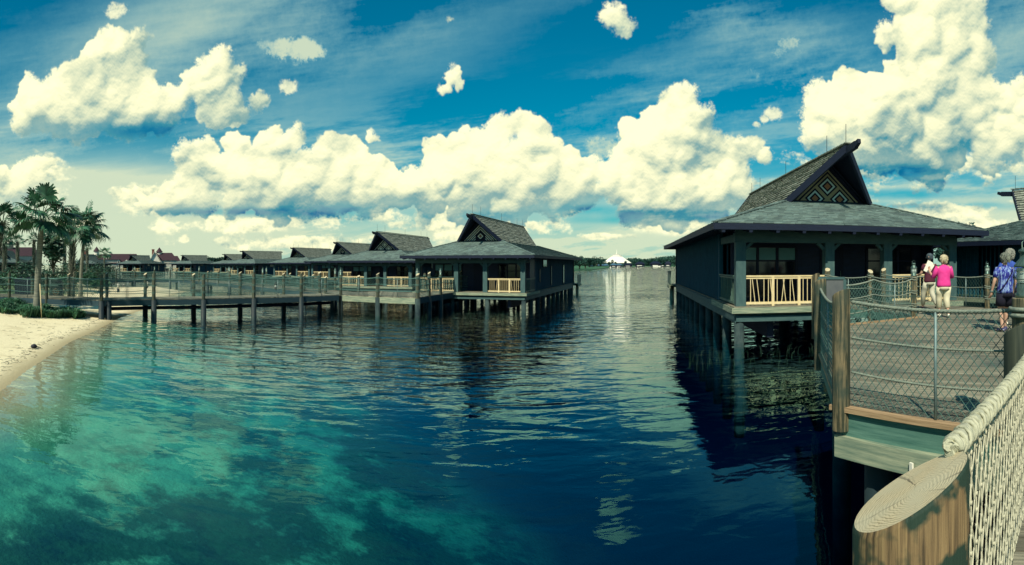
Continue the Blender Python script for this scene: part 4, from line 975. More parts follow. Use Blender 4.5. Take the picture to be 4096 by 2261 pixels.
# ---------------------------------------------------------------- plants
M['frond'] = mat('palm_frond', (.014, .065, .04), (.055, .17, .085), 3, (1, 1, 1), .5, 0, .35, coords='Object', spec=.5)
M['petiole'] = mat('petiole', (.05, .11, .06), (.10, .17, .09), 3, (1, 1, 1), .6)
M['palm_trunk'] = mat('palm_trunk', (.10, .11, .09), (.24, .24, .19), 1.2, (22, 1.2, 1), .85, .7)
M['boots'] = mat('palm_boots', (.09, .10, .08), (.26, .26, .20), 3, (1, 1, 1), .85, .4, .35)
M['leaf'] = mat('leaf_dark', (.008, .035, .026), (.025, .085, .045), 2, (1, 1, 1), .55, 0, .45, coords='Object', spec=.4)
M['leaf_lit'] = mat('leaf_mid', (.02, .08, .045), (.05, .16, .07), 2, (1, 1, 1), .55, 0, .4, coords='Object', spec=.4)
M['leaf_far'] = mat('leaf_far', (.010, .045, .040), (.025, .085, .060), .3, (1, 1, 1), .8, 0, .35, coords='Object')
M['bark'] = mat('bark', (.04, .045, .035), (.09, .09, .07), 4, (1, 6, 1), .9, .4)
def fan_leaf(mb, hub, dirv, Rb, rnd, nseg=20):
    d = Vector(dirv).normalized(); side, up = frame_of(d)
    roll = rnd.uniform(-.5, .5); side = (side*math.cos(roll)+up*math.sin(roll)).normalized(); up = side.cross(d).normalized()
    if up.z < 0: up = -up
    for k in range(nseg):
        a = (k/(nseg-1)-.5)*R(235); L = Rb*(1-.22*abs(a)/2.05)*rnd.uniform(.9, 1.08)
        v = d*math.cos(a)+side*math.sin(a); fold = .22*Rb*math.cos(a)
        w = Rb*.068; perp = (side*math.cos(a)-d*math.sin(a))
        droop = rnd.uniform(.12, .34)*Rb
        p0 = hub; p1 = hub+v*L*.55-up*fold*.15-Vector((0, 0, droop*.16)); p2 = hub+v*L*.86-Vector((0, 0, droop*.62))-up*fold*.3; p3 = hub+v*L*rnd.uniform(.93, 1.0)-Vector((0, 0, droop*1.35))-up*fold*.4
        i = len(mb.v); mb.v.extend(map(tuple, (p0, p1-perp*w+up*.02*Rb, p1+perp*w-up*.02*Rb, p2-perp*w*.55, p2+perp*w*.55, p3)))
        mb.face((i, i+1, i+2)); mb.face((i+1, i+3, i+4, i+2)); mb.face((i+3, i+5, i+4))
def palm(name, label, px, d, top, crown_r, tr, booted=False, lean=(0, 0), n=26, seed=1, nseg=20, group='fan palms behind the beach'):
    rnd = random.Random(seed); b = P(px, d); z0 = gz(b.x, b.y)-.1
    t = empty(name, (b.x, b.y, z0)); tag(t, label, 'palm', group)
    H = top-z0; tp = Vector((lean[0], lean[1], H)); path = []
    for i in range(9): u = i/8; path.append(Vector((lean[0]*u*u, lean[1]*u*u, H*u)))
    m = MB(); m.rnd = rnd
    rs = [tr*(1.45-.45*min(1, u*4)) if u < .25 else tr*(1-.18*u) for u in [i/8 for i in range(9)]]
    m.tube(path, rs, 12); m.build('trunk', M['palm_trunk'] if not booted else M['bark'], t)
    if booted:
        m = MB(); m.rnd = rnd; k = 0; zz = .15
        while zz < H*.98:
            u = zz/H; c = Vector((lean[0]*u*u, lean[1]*u*u, zz))
            for q in range(4):
                a = k*2.4+q*math.pi/2; o = Vector((math.cos(a), math.sin(a), 0)); r0 = tr*.85
                m.beam(c+o*r0, c+o*(r0+tr*rnd.uniform(.45, .9))+Vector((0, 0, rnd.uniform(.14, .26))), tr*.55, .03, taper=.45)
            k += 1; zz += .11
        m.build('leaf_bases', M['boots'], t)
    m = MB(); m.rnd = rnd; pm_ = MB()
    for k in range(n):
        u = (k+.5)/n; el = R(80-100*u**.9)+rnd.uniform(-.12, .12); az = k*2.399+rnd.uniform(-.3, .3)
        dv = Vector((math.cos(az)*math.cos(el), math.sin(az)*math.cos(el), math.sin(el)))
        Lp = crown_r*rnd.uniform(.48, .78); hub = tp+dv*Lp+Vector((0, 0, -.10*Lp*math.cos(el)))
        pm_.tube([tp-Vector((0, 0, .1)), tp+dv*Lp*.5+Vector((0, 0, .04)), hub], .018 if crown_r > 1 else .012, 4, False)
        dd = (dv+Vector((0, 0, -.12-.32*max(0, math.cos(el))))).normalized()
        fan_leaf(m, hub, dd, crown_r*rnd.uniform(.42, .54), rnd, nseg)
    cr = m.build('crown', M['frond'], t); pm_.build('leaf_stalks', M['petiole'], cr)
    return t
TX = [('tallest fan palm with a smooth ringed trunk standing in the planting by the beach', 148, 26.5, 4.80, 1.80, .17, False, (.1, .25), 22, 3, 26),
 ('palm with a rough trunk of old leaf bases beside the leaning slender palm', 286, 35, 4.80, 1.6, .20, True, (.15, 0), 22, 4, 20),
 ('slender palm leaning over the sand, outermost toward the water', 322, 37, 5.0, 1.75, .13, False, (.35, .1), 21, 5, 20),
 ('palm crown cut by the picture edge beside the tallest palm', -22, 31, 5.0, 1.35, .16, True, (.35, .3), 20, 6, 20),
 ('short palm with a rough pale trunk below the edge-cut crown', 19, 50, 5.0, 1.05, .20, True, (0, 0), 22, 7, 16),
 ('small palm between the edge palms and the tallest trunk, before the red roof', 70, 55, 4.9, .85, .15, True, (0, 0), 18, 8, 14),
 ('small palm whose crown shows just beside the upper half of the tallest trunk', 136, 55, 5.1, .85, .15, True, (0, 0), 18, 9, 14),
 ('small palm rising behind the gap between the tallest and the rough-trunked palm', 258, 52, 4.9, .85, .16, True, (0, 0), 18, 10, 14),
 ('tiny palm next to the leaning slender palm, before the spired roof', 349, 58, 4.35, .62, .12, True, (0, 0), 16, 11, 12),
 ('low round-headed palm alone at the shore end of the long walkway', 417, 60, 3.75, .95, .11, False, (0, 0), 20, 12, 14)]
for lab, *a in TX: palm('palm_tree', lab, *a[:7], n=a[7], seed=a[8], nseg=a[9])
def leaves(mb, c, rad, n, size, rnd, shell=.35):
    for _ in range(n):
        v = Vector((rnd.gauss(0, 1), rnd.gauss(0, 1), rnd.gauss(0, 1))).normalized(); q = rnd.uniform(shell, 1)**.5
        p = Vector((c[0]+v.x*rad[0]*q, c[1]+v.y*rad[1]*q, c[2]+v.z*rad[2]*q)); s = size*rnd.uniform(.6, 1.4)
        a = Vector((rnd.uniform(-1, 1), rnd.uniform(-1, 1), rnd.uniform(-.5, .5))).normalized()*s; b = Vector((rnd.uniform(-1, 1), rnd.uniform(-1, 1), rnd.uniform(-1, .2))).normalized()*s*.6
        i = len(mb.v); mb.v.extend(map(tuple, (p-a, p+b, p+a, p-b))); mb.face((i, i+1, i+2, i+3))
def shrub(label, px, d, w, h, n=500, size=.09, m='leaf', lumps=6, seed=0, name='shrub', trunk=0.0, z=None, grp='shrubs around the lawn', cat='shrub', depth=None):
    rnd = random.Random(seed+int(px)); b = P(px, d); z0 = gz(b.x, b.y) if z is None else z
    t = empty(name, (b.x, b.y, z0)); tag(t, label, cat, grp)
    mb = MB(); mb.rnd = rnd
    for k in range(lumps):
        a = rnd.uniform(0, 6.28); q = rnd.uniform(0, .6); c = (math.cos(a)*q*w*.5, math.sin(a)*q*w*.5, trunk+h*rnd.uniform(.35, .72))
        leaves(mb, c, (w*rnd.uniform(.22, .36), w*rnd.uniform(.22, .36), h*rnd.uniform(.22, .36)), n//lumps, size, rnd)
    mb.build('crown' if trunk else 'foliage', M[m], t)
    mb = MB(); mb.rnd = rnd
    if trunk:
        mb.tube([(0, 0, -.2), (.05, 0, trunk*.6), (0, 0, trunk+h*.5)], [w*.05, w*.04, w*.02], 8)
        for k in range(5): a = k*1.3; mb.tube([(0, 0, trunk*.8), (math.cos(a)*w*.25, math.sin(a)*w*.25, trunk+h*.5)], [w*.025, w*.008], 5)
    else:
        for k in range(5): a = k*1.26; mb.tube([(0, 0, -.05), (math.cos(a)*w*.2, math.sin(a)*w*.2, h*.6)], [.03, .01], 5)
    mb.build('trunk' if trunk else 'stems', M['bark'], t)
    return t
shrub('dark broad-leaved tree between the tallest palm and the rough-trunked palm', 212, 44, 2.6, 3.0, 1500, .16, 'leaf', 9, 1, 'broadleaf_tree', 1.9, cat='tree', grp='trees')
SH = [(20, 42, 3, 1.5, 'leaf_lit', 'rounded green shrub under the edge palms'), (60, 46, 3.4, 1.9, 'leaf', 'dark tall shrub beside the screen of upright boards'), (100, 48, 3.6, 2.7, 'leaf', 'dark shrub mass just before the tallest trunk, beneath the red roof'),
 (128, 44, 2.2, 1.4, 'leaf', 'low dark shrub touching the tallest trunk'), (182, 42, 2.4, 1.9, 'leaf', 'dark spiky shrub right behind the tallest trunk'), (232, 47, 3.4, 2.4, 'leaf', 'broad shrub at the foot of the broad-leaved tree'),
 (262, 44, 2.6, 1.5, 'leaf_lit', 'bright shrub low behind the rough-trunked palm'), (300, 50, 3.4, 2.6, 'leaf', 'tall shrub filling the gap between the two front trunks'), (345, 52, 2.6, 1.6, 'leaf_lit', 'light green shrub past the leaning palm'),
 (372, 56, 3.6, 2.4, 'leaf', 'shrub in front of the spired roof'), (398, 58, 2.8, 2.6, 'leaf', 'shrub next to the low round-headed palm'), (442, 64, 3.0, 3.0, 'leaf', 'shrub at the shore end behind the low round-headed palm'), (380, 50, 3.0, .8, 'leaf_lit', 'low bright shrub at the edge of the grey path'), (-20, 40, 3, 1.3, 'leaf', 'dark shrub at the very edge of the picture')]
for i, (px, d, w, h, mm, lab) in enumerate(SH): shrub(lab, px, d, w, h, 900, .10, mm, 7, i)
# leafy ground cover between beach and boardwalk
rnd = random.Random(5); mb = MB()
A1v = [Vector((*p, 0)) for p in A1[:4]]
for _ in range(2600):
    u = rnd.uniform(0, 2.75); i = int(u); p = A1v[i].lerp(A1v[i+1], u-i); dr = (A1v[i+1]-A1v[i]).normalized(); nr = Vector((dr.y, -dr.x, 0))
    q = rnd.uniform(.05, 3.2+.4*math.sin(u*9)+.3*math.sin(u*23+1)-max(0, u-1.9)*2.3); p = p+nr*q; z = gz(p.x, p.y)
    for k in range(7):
        a = rnd.uniform(0, 6.28); L = rnd.uniform(.15, .5)*(1+.5*math.sin(p.x*3)*math.sin(p.y*2.2)); o = Vector((math.cos(a), math.sin(a), 0)); w = Vector((-o.y, o.x, 0))*.018; b0 = Vector((p.x, p.y, z)); b1 = b0+o*L*.35+Vector((0, 0, L*.75)); b2 = b0+o*L*.85+Vector((0, 0, L*.62))
        i2 = len(mb.v); mb.v.extend(map(tuple, (b0-w, b0+w, b1+w, b1-w, b2))); mb.face((i2, i2+1, i2+2, i2+3)); mb.face((i2+3, i2+2, i2+4))
o = mb.build('ground_cover', M['leaf_lit']); tag(o, kind='stuff')
mb = MB()
for _ in range(1100):
    x, y = rnd.uniform(-48, -22), rnd.uniform(22, 48); dd = float(shore_dist(x, y)); 
    if not (5.2 < dd < 12): continue
    z = gz(x, y)
    for k in range(5):
        a = rnd.uniform(0, 6.28); L = rnd.uniform(.1, .3); o = Vector((math.cos(a), math.sin(a), 0)); w = Vector((-o.y, o.x, 0))*.02; b0 = Vector((x, y, z)); b2 = b0+o*L*.5+Vector((0, 0, L))
        i2 = len(mb.v); mb.v.extend(map(tuple, (b0-w, b0+w, b2))); mb.face((i2, i2+1, i2+2))
o = mb.build('grass', M['leaf_lit']); tag(o, kind='stuff')
# reeds in the shallows
mb = MB()
def reeds(x0, x1, y0, y1, n):
    for _ in range(n):
        q = PZ(rnd.uniform(x0, x1), rnd.uniform(y0, y1)); a = rnd.uniform(0, 6.28); L = rnd.uniform(.06, .22); mb.tube([q+Vector((0, 0, -.1)), q+Vector((math.cos(a)*.03, math.sin(a)*.03, L*.6)), q+Vector((math.cos(a)*.13, math.sin(a)*.13, L))], [.004, .003, .002], 3, False)
reeds(2950, 3260, 1390, 1440, 30); reeds(1420, 1760, 1262, 1300, 160); reeds(2750, 3000, 1410, 1480, 50); reeds(1800, 2080, 1250, 1290, 50); reeds(3000, 3240, 1440, 1560, 20)
o = mb.build('reeds', M['leaf']); tag(o, kind='stuff')
# drift line on the sand
mb = MB()
for _ in range(420):
    k = rnd.randrange(3, 8); a, b = Vector(shore[k]), Vector(shore[k+1]); p = a.lerp(b, rnd.random()); n = Vector((-(b-a).y, (b-a).x)).normalized(); q = rnd.choice((rnd.gauss(.75, .12), rnd.uniform(.3, 3.5))); p = p+n*q
    L = rnd.uniform(.03, .2); an = rnd.uniform(0, 3.14); z = gz(p.x, p.y)+.008
    mb.tube([(p.x, p.y, z), (p.x+math.cos(an)*L*.5, p.y+math.sin(an)*L*.5, z+.01), (p.x+math.cos(an+.4)*L, p.y+math.sin(an+.4)*L, z)], .004, 4, False)
o = mb.build('beach_debris', M['bark']); tag(o, kind='stuff')
q = PZ(136, 1388, .1); m = MB(); m.ring([(.02, 0), (.09, .02), (.11, .06), (.08, .11), (.02, .13)], n=10); m.tube([(.05, .05, .05), (.22, .1, .03)], .012, 5)
o = m.build('washed_up_husk', M['black']); o.location = (q.x, q.y, gz(q.x, q.y)); tag(o, 'small dark husk washed up on the beach sand', 'husk')

# ---------------------------------------------------------------- things on the shore
b = P(166, 25.2); z = gz(b.x, b.y); m = MB(); m.tube([(0, 0, 0), (-.03, 0, .5), (-.13, .02, 1.55)], [.016, .022, .022], 8); pole = m.build('pole', M['cream']); pole.location = (b.x, b.y, z); tag(pole, 'pale yellow pole leaning against the tallest palm trunk', 'pole')
b = P(226, 30.6); t = empty('litter_bin', (b.x, b.y, ZL-.25), R(38)); tag(t, 'black cabinet bin with a faint round emblem, behind the rope fence', 'bin')
m = MB(); m.box((-.36, -.25, 0), (.36, .25, 1.0)); m.box((-.30, -.22, 1.0), (.30, .22, 1.07)); m.build('body', M['black'], t)
m = MB(); m.tube([(.16*math.cos(a), 0, .16*math.sin(a)) for a in np.linspace(0, 6.283, 19)], .016, 4, False)
for k in range(8): a = k*math.pi/4; m.tube([(.05*math.cos(a), 0, .05*math.sin(a)), (.12*math.cos(a), 0, .12*math.sin(a))], .012, 4, False)
e_ = m.build('emblem', M['trim'], t); e_.location = (0, -.262, .45)
b = P(104, 33); t = empty('board_screen', (b.x, b.y, gz(b.x, b.y)), R(30)); tag(t, 'dark screen of upright boards behind the palm trunk and rope fence', 'fence')
m = MB()
for k in range(9): m.box((-.72+k*.165, -.015, 0), (-.72+k*.165+.15, .015, 1.35+.04*(k % 3)))
m.build('boards', M['dark'], t)
m = MB(); m.box((-.75, -.05, 1.1), (.78, -.016, 1.2)); m.build('rail', M['dark'], t); m = MB(); m.box((-.75, -.05, .3), (.78, -.016, .4)); m.build('rail', M['dark'], t)
for px, d, h, lab in ((473, 46, .72, 'white-topped bollard at the foot of the sand heap'), (493, 60, .52, 'small white bollard in the shade behind the sand heap'), (588, 50, .62, 'white bollard on the crest of the sand heap')):
    b = P(px, d); t = empty('bollard', (b.x, b.y, gz(b.x, b.y)-.02)); tag(t, lab, 'bollard', 'bollards on the sand')
    m = MB(); m.ring([(.11, 0), (.11, h*.45)], n=10); m.build('base', M['black'], t); m = MB(); m.ring([(.10, h*.45), (.10, h*.95), (.06, h)], n=10); m.build('cap', M['white'], t)
b = P(1103, 37.5); t = empty('standpipe', (b.x, b.y, .93)); tag(t, 'red and white banded standpipe on the walkway behind the landing', 'standpipe')
for k, (z0, z1, mm) in enumerate(((0, .2, 'red'), (.2, .34, 'white'), (.34, .46, 'red'))):
    m = MB(); m.ring([(.085, z0), (.085, z1)], n=10); m.build('band', M[mm], t)
m = MB(); m.ring([(.06, .46), (.07, .50), (.03, .56)], n=10); m.tube([(-.12, 0, .4), (.12, 0, .4)], .035, 8); m.build('cap', M['red'], t)

# ---------------------------------------------------------------- red-roofed hotel wings beyond the lawn
M['hotel'] = mat('hotel_wall', (.42, .42, .36), (.55, .54, .46), .4, (1, 1, 1), .7, coords='Object')
def hotel(label, px, d, w, dp, zw, zr, dormers=0, tower=None, cross=False, chim=None, rot=0, cup=None):
    b = P(px, d); t = empty('hotel_wing', (b.x, b.y, 0), -(px-CX)/F+rot); tag(t, label, 'hotel', 'red-roofed hotel buildings')
    m = MB(); m.box((-w/2, 0, .3), (w/2, dp, zw)); m.build('wall', M['hotel'], t)
    m = MB(); i = .25*dp
    for P4 in (((-w/2-.6, -.6, zw), (w/2+.6, -.6, zw), (w/2-i, dp/2, zr), (-w/2+i, dp/2, zr)), ((w/2+.6, dp+.6, zw), (-w/2-.6, dp+.6, zw), (-w/2+i, dp/2, zr), (w/2-i, dp/2, zr))): m.poly(P4)
    m.poly([(w/2+.6, -.6, zw), (w/2+.6, dp+.6, zw), (w/2-i, dp/2, zr)]); m.poly([(-w/2-.6, dp+.6, zw), (-w/2-.6, -.6, zw), (-w/2+i, dp/2, zr)]); rf = m.build('roof', M['red'], t)
    for k in range(dormers):
        x = -w/2+(k+.7)*w/(dormers+.4)*.95; y0 = 1.0; z0 = zw+.3; m = MB(); m.box((x-1.0, y0-.9, z0), (x+1.0, y0+2, z0+1.3)); m.poly([(x-1.25, y0-.95, z0+1.3), (x+1.25, y0-.95, z0+1.3), (x, y0-.95, z0+2.5)]); dm = m.build('dormer', M['white'], t)
        m = MB(); m.poly([(x-1.35, y0-1, z0+1.35), (x, y0-1, z0+2.75), (x, y0+4, z0+2.75), (x-1.35, y0+4, z0+1.35)]); m.poly([(x+1.35, y0+4, z0+1.35), (x, y0+4, z0+2.75), (x, y0-1, z0+2.75), (x+1.35, y0-1, z0+1.35)]); m.build('dormer_roof', M['red'], dm)
        m = MB(); m.box((x-.45, y0-.96, z0+.2), (x+.45, y0-.905, z0+1.2)); m.build('window', M['glass'], dm)
    if cross:                                 # a white gable facing the lake
        x = cross; m = MB(); m.poly([(x-4.5, -3, zw-2), (x+4.5, -3, zw-2), (x, -3, zr+.5)]); m.box((x-4.4, -2.98, .3), (x+4.4, 0, zw-2)); m.build('gable_wall', M['white'], t)
        m = MB()
        for s in (-1, 1): m.poly([(x, -3.6, zr+.9), (x, dp/2, zr+.9), (x+s*5.4, dp/2, zw-2.3), (x+s*5.4, -3.6, zw-2.3)])
        m.build('gable_roof', M['red'], t)
        m = MB()
        for s in (-1, 1): m.beam((x, -3.7, zr+.7), (x+s*5.4, -3.7, zw-2.5), .25, .5, (0, 1, 0))
        m.build('bargeboard', M['white'], t)
    if tower:
        x, zt = tower; m = MB(); m.ring([(1.9, zw), (1.9, zt-3.6)], (x, dp/2, 0), 8, False); tw = m.build('turret', M['white'], t); m = MB(); m.ring([(2.7, zt-3.6), (.05, zt)], (x, dp/2, 0), 8, False); m.build('turret_roof', M['red'], tw)
    if chim: m = MB(); m.box((chim[0]-.9, dp/2-.9, zw), (chim[0]+.9, dp/2+.9, chim[1]-.5)); m.box((chim[0]-1.1, dp/2-1.1, chim[1]-.5), (chim[0]+1.1, dp/2+1.1, chim[1])); m.build('chimney', mat('brick', (.22, .09, .07)), rf)
    if cup:
        m = MB(); m.ring([(2.2, zr-1), (2.2, cup-3), (2.9, cup-2.9), (2.6, cup-2.2), (1.0, cup-1), (.1, cup+.8)], (0, dp/2, 0), 12); m.build('cupola', M['white'], rf)
hotel('long red hotel roof with a row of white dormers behind the low palm', 494, 400, 26, 14, 3.2, 10.2, dormers=4)
hotel('white-gabled hotel wing with brick chimney and pointed turret above the bungalow roofs', 655, 400, 19, 14, 5.5, 11.0, cross=-6.5, tower=(-3.2, 15.0), chim=(-7.8, 13.6))
hotel('hotel roof with a pointed turret between the leaning palm and the low palm', 405, 400, 26, 14, 6.0, 9.9, tower=(-3.4, 15.6), chim=(-12, 13.0), dormers=2)
hotel('broad red hotel roof with a white cupola behind the edge palms', 40, 330, 38, 18, 7.5, 13.0, cup=17.5)
hotel('low red-roofed hotel end wing nearest the hill of dark trees', 700, 420, 10, 12, 3.0, 9.0)

# ---------------------------------------------------------------- far shore
def far_shore(name, pts, depth):
    m = MB(); ln = []
    for px, d in pts:
        a = P(px, d, -.4); b = P(px, d+2.5, .35); c = P(px, d+depth, 1.2); e = P(px, d+depth*3, 1.2); ln.append((a, b, c, e))
    for l0, l1 in zip(ln[:-1], ln[1:]):
        for k in range(3): m.poly([l0[k], l1[k], l1[k+1], l0[k+1]])
    o = m.build(name, mat('far_bank', (.02, .09, .05), (.05, .15, .07), .2, (1, 1, 1), .9, coords='Object')); tag(o, kind='structure'); return o
far_shore('far_shore', [(1500, 620), (2250, 640), (2430, 620), (2560, 640), (2720, 700), (3000, 640), (3600, 500), (4300, 420)], 260)
far_shore('spit', [(2130, 190), (2300, 228), (2370, 262), (2418, 320), (2436, 380)], 60)
far_shore('rear_shore', [(3700, 88), (3900, 80), (4300, 76)], 40)
def far_tree(label, px, d, w, h, seed, n=240, z=.8, trunk=1.0, size=None):
    return shrub(label, px, d, w, h, n, size or w*.055, 'leaf_far', 7, seed, 'tree', trunk, z, 'trees across the water', 'tree')
rr = random.Random(9)
def place_name(px):
    if px < 2340: return 'on the near spit beside the channel bungalow'
    if px < 2400: return 'on the near spit before the blue roofs'
    return 'on the tip of the spit'
k = 0
for px, d, h, lab in ((2292, 240, 5.8, 'biggest dark tree on the near spit, touching the channel bungalow terrace'), (2318, 250, 5.5, 'rounded tree next to the biggest spit tree'), (2341, 265, 5.2, 'spit tree at the start of the dark tree row'), (2358, 300, 5.0, 'smaller spit tree before the first blue roof'),
                  (2386, 345, 6.2, 'middle spit tree above the blue roofs'), (2402, 380, 6.4, 'spit tree just short of the white cone'), (2376, 330, 5.2, 'low tree tucked between two taller spit trees')):
    far_tree(lab, px, d, h*1.35, h, 30+k, 700, .8, .6, .42); k += 1
for px, d, h, lab in ((2448, 560, 7.4, 'dark tree standing in front of the white cone, its widest'), (2436, 560, 5.6, 'low dark tree before the foot of the white cone'), (2501, 560, 6.2, 'dark tree before the far foot of the white cone'), (2462, 565, 5.6, 'tree overlapping the middle of the white cone base')):
    far_tree(lab, px, d, h*.6, h-1.2, 60+k, 500, .8, .4, .35); k += 1
m = MB(); m.rnd = rr
px = 2200
while px < 2900:
    top = np.interp(px, [2200, 2330, 2420, 2480, 2540, 2580, 2620, 2696, 2900], [1036, 1036, 1037, 1038, 1032, 1038, 1032, 1023, 1018])
    d = rr.uniform(660, 800); h = (CY-top)*d/F+EYE-1; q = P(px, d)
    leaves(m, (q.x, q.y, 1+h*.55), (rr.uniform(4.5, 7), 7, h*.5), 260, 1.1, rr, .2); leaves(m, (q.x, q.y, 1+h*.25), (6, 6, h*.3), 120, 1.1, rr, .2); px += rr.uniform(5, 10)
px = 1380
for px in list(range(828, 900, 9))+list(range(560, 600, 12))+list(range(735, 760, 10)):
    q = P(px, 330); h = (rr.uniform(26, 33) if px > 800 else rr.uniform(14, 20))*330/F+EYE-1; leaves(m, (q.x, q.y, 1+h*.5), (3.2, 3.2, h*.5), 260, .6, rr, .2)
o = m.build('distant_treeline', M['leaf_far']); tag(o, kind='stuff')
for i, (px, d, h, lab) in enumerate(((3852, 92, 8.9, 'treetop over the eave corner of the big near bungalow'), (3890, 95, 8.8, 'treetop between the two near bungalow roofs, middle one'), (3935, 93, 8.7, 'treetop touching the roof of the edge-cut bungalow'), (3775, 90, 7.0, 'tree seen through the porch of the big near bungalow'))):
    far_tree(lab, px, d, h*.55, h-1.2, 90+i, 1600, .8, 1.0, .28)
# white conical hall
dd = 600; q = P(2467, dd); k_ = dd/F; t = empty('conical_hall', (q.x, q.y, 4.2), -(2467-CX)/F); tag(t, 'white ribbed conical hall with a tall mast across the lake', 'building')
m = MB(); n = 48; prof = [(59*k_, -.3), (57*k_, .8*k_), (24*k_, 23*k_), (22.5*k_, 25.2*k_)]
p_ = MB(); p_.ring([(55*k_, -4.4), (55*k_, -.31)], n=32); p_.build('podium', M['leaf_far'], t)
for (r0, z0), (r1, z1) in zip(prof[:-1], prof[1:]):
    for i in range(n):
        a0, a1 = 2*math.pi*i/n, 2*math.pi*(i+1)/n; am = (a0+a1)/2
        f = lambda r, a, z, s=1: (r*s*math.cos(a), r*s*math.sin(a), z)
        m.poly([f(r0, a0, z0), f(r0, am, z0, .965), f(r1, am, z1, .965), f(r1, a0, z1)]); m.poly([f(r0, am, z0, .965), f(r0, a1, z0), f(r1, a1, z1), f(r1, am, z1, .965)])
m.build('ribbed_roof', M['white'], t)
m = MB(); m.ring([(22*k_, 25.3*k_), (16*k_, 30*k_), (9*k_, 31*k_)], n=32); m.ring([(15*k_, 31.2*k_), (18*k_, 32*k_), (17*k_, 33*k_), (7*k_, 34*k_)], n=32); m.build('crown_disc', M['white'], t)
m = MB(); m.ring([(3.5*k_, 33*k_), (1.8*k_, 39*k_), (.8*k_, 48*k_), (.3*k_, 53*k_)], n=10); m.build('mast', M['white'], t)
for a in (.4, 2.3, 3.6, 5.4):
    m = MB(); m.ring([(.5*k_, 25*k_), (.35*k_, 34*k_)], (23*k_*math.cos(a), 23*k_*math.sin(a), 0), 6); m.build('spike', M['white'], t)
M['blue_roof'] = mat('blue_grey_roof', (.03, .09, .15), (.06, .13, .19), .5, (1, 1, 1), .8, coords='Object')
def hut(label, px, d, w, h, roof='blue_roof', wall='dark', cat='hut'):
    b = P(px, d); t = empty('lakeside_hut', (b.x, b.y, .2), -(px-CX)/F); tag(t, label, cat, 'huts along the far shore')
    m = MB(); m.box((-w*.4, 0, 0), (w*.4, w*.5, h*.55)); m.build('wall', M[wall], t)
    m = MB(); e = [(-w/2, -w*.08, h*.52), (w/2, -w*.08, h*.52), (w/2, w*.58, h*.52), (-w/2, w*.58, h*.52)]; g0, g1 = (-w*.15, w*.25, h), (w*.15, w*.25, h)
    m.poly([e[0], e[1], g1, g0]); m.poly([e[1], e[2], g1]); m.poly([e[2], e[3], g0, g1]); m.poly([e[3], e[0], g0]); m.build('roof', M[roof], t)
    m = MB(); m.box((-w*.22, -.1, h*.12), (w*.18, -.02, h*.24)); m.build('window', M['white'], t)
for px, d, w, h, lab, mm in ((2366, 330, 4.6, 2.4, 'first blue-roofed hut on the far shore, by the spit trees', 'blue_roof'), (2400, 390, 6.6, 3.0, 'wider blue-roofed hut left of the white cone', 'blue_roof'), (2422, 420, 5.2, 2.8, 'blue-roofed hut with a white deck beneath the cone edge', 'blue_roof'),
    (2455, 480, 6.5, 3.2, 'blue-roofed hut directly under the cone mast', 'blue_roof'), (2476, 500, 6.5, 3.2, 'blue-roofed hut with pale windows beneath the cone', 'blue_roof'), (2512, 540, 10, 3.4, 'brown-roofed long hut past the cone foot', 'dark'), (2560, 600, 12, 5.2, 'tall dark open pavilion near the middle of the far shore', 'dark'), (2622, 600, 14, 5.6, 'pavilion with white quay walls on the far shore', 'dark'), (2672, 610, 8, 5.6, 'last far hut beside the big near bungalow', 'dark')):
    hut(lab, px, d, w, h, mm)
m = MB(); a, b = P(2612, 590, .4), P(2652, 592, .4); m.beam(a, b, 1.0, .9); tag(m.build('quay_wall', M['white']), 'long white quay wall at the far waterline', 'quay')
for px, lab in ((2442, 'white channel buoy closer to the spit tip'), (2470, 'white channel buoy under the cone, out on the water')):
    b = P(px, 395); m = MB(); m.ring([(.35, -.3), (.38, .2), (.16, .35), (.14, 1.0), (.05, 1.15)], n=10); o = m.build('buoy', M['white']); o.location = (b.x, b.y, 0); tag(o, lab, 'buoy', 'channel buoys')
for px, d, lab in ((2651, 560, 'dark little motorboat near the white quay'), (2552, 520, 'tiny low boat off the brown-roofed hut')):
    b = P(px, d); t = empty('motorboat', (b.x, b.y, 0), .3); tag(t, lab, 'boat', 'boats on the far water')
    m = MB(); v = [(-2.2, -.8, .7), (1.4, -.8, .7), (2.6, 0, .85), (1.4, .8, .7), (-2.2, .8, .7), (-2.0, -.5, -.2), (1.2, -.5, -.2), (2.0, 0, -.2), (1.2, .5, -.2), (-2.0, .5, -.2)]; m.v = v
    for f in ((0, 1, 2, 3, 4), (5, 6, 1, 0), (6, 7, 2, 1), (7, 8, 3, 2), (8, 9, 4, 3), (9, 5, 0, 4)): m.face(f)
    m.build('hull', M['dark'], t); m = MB(); m.box((-.8, -.6, .7), (.5, .6, 1.5)); m.build('cabin', M['white'], t)

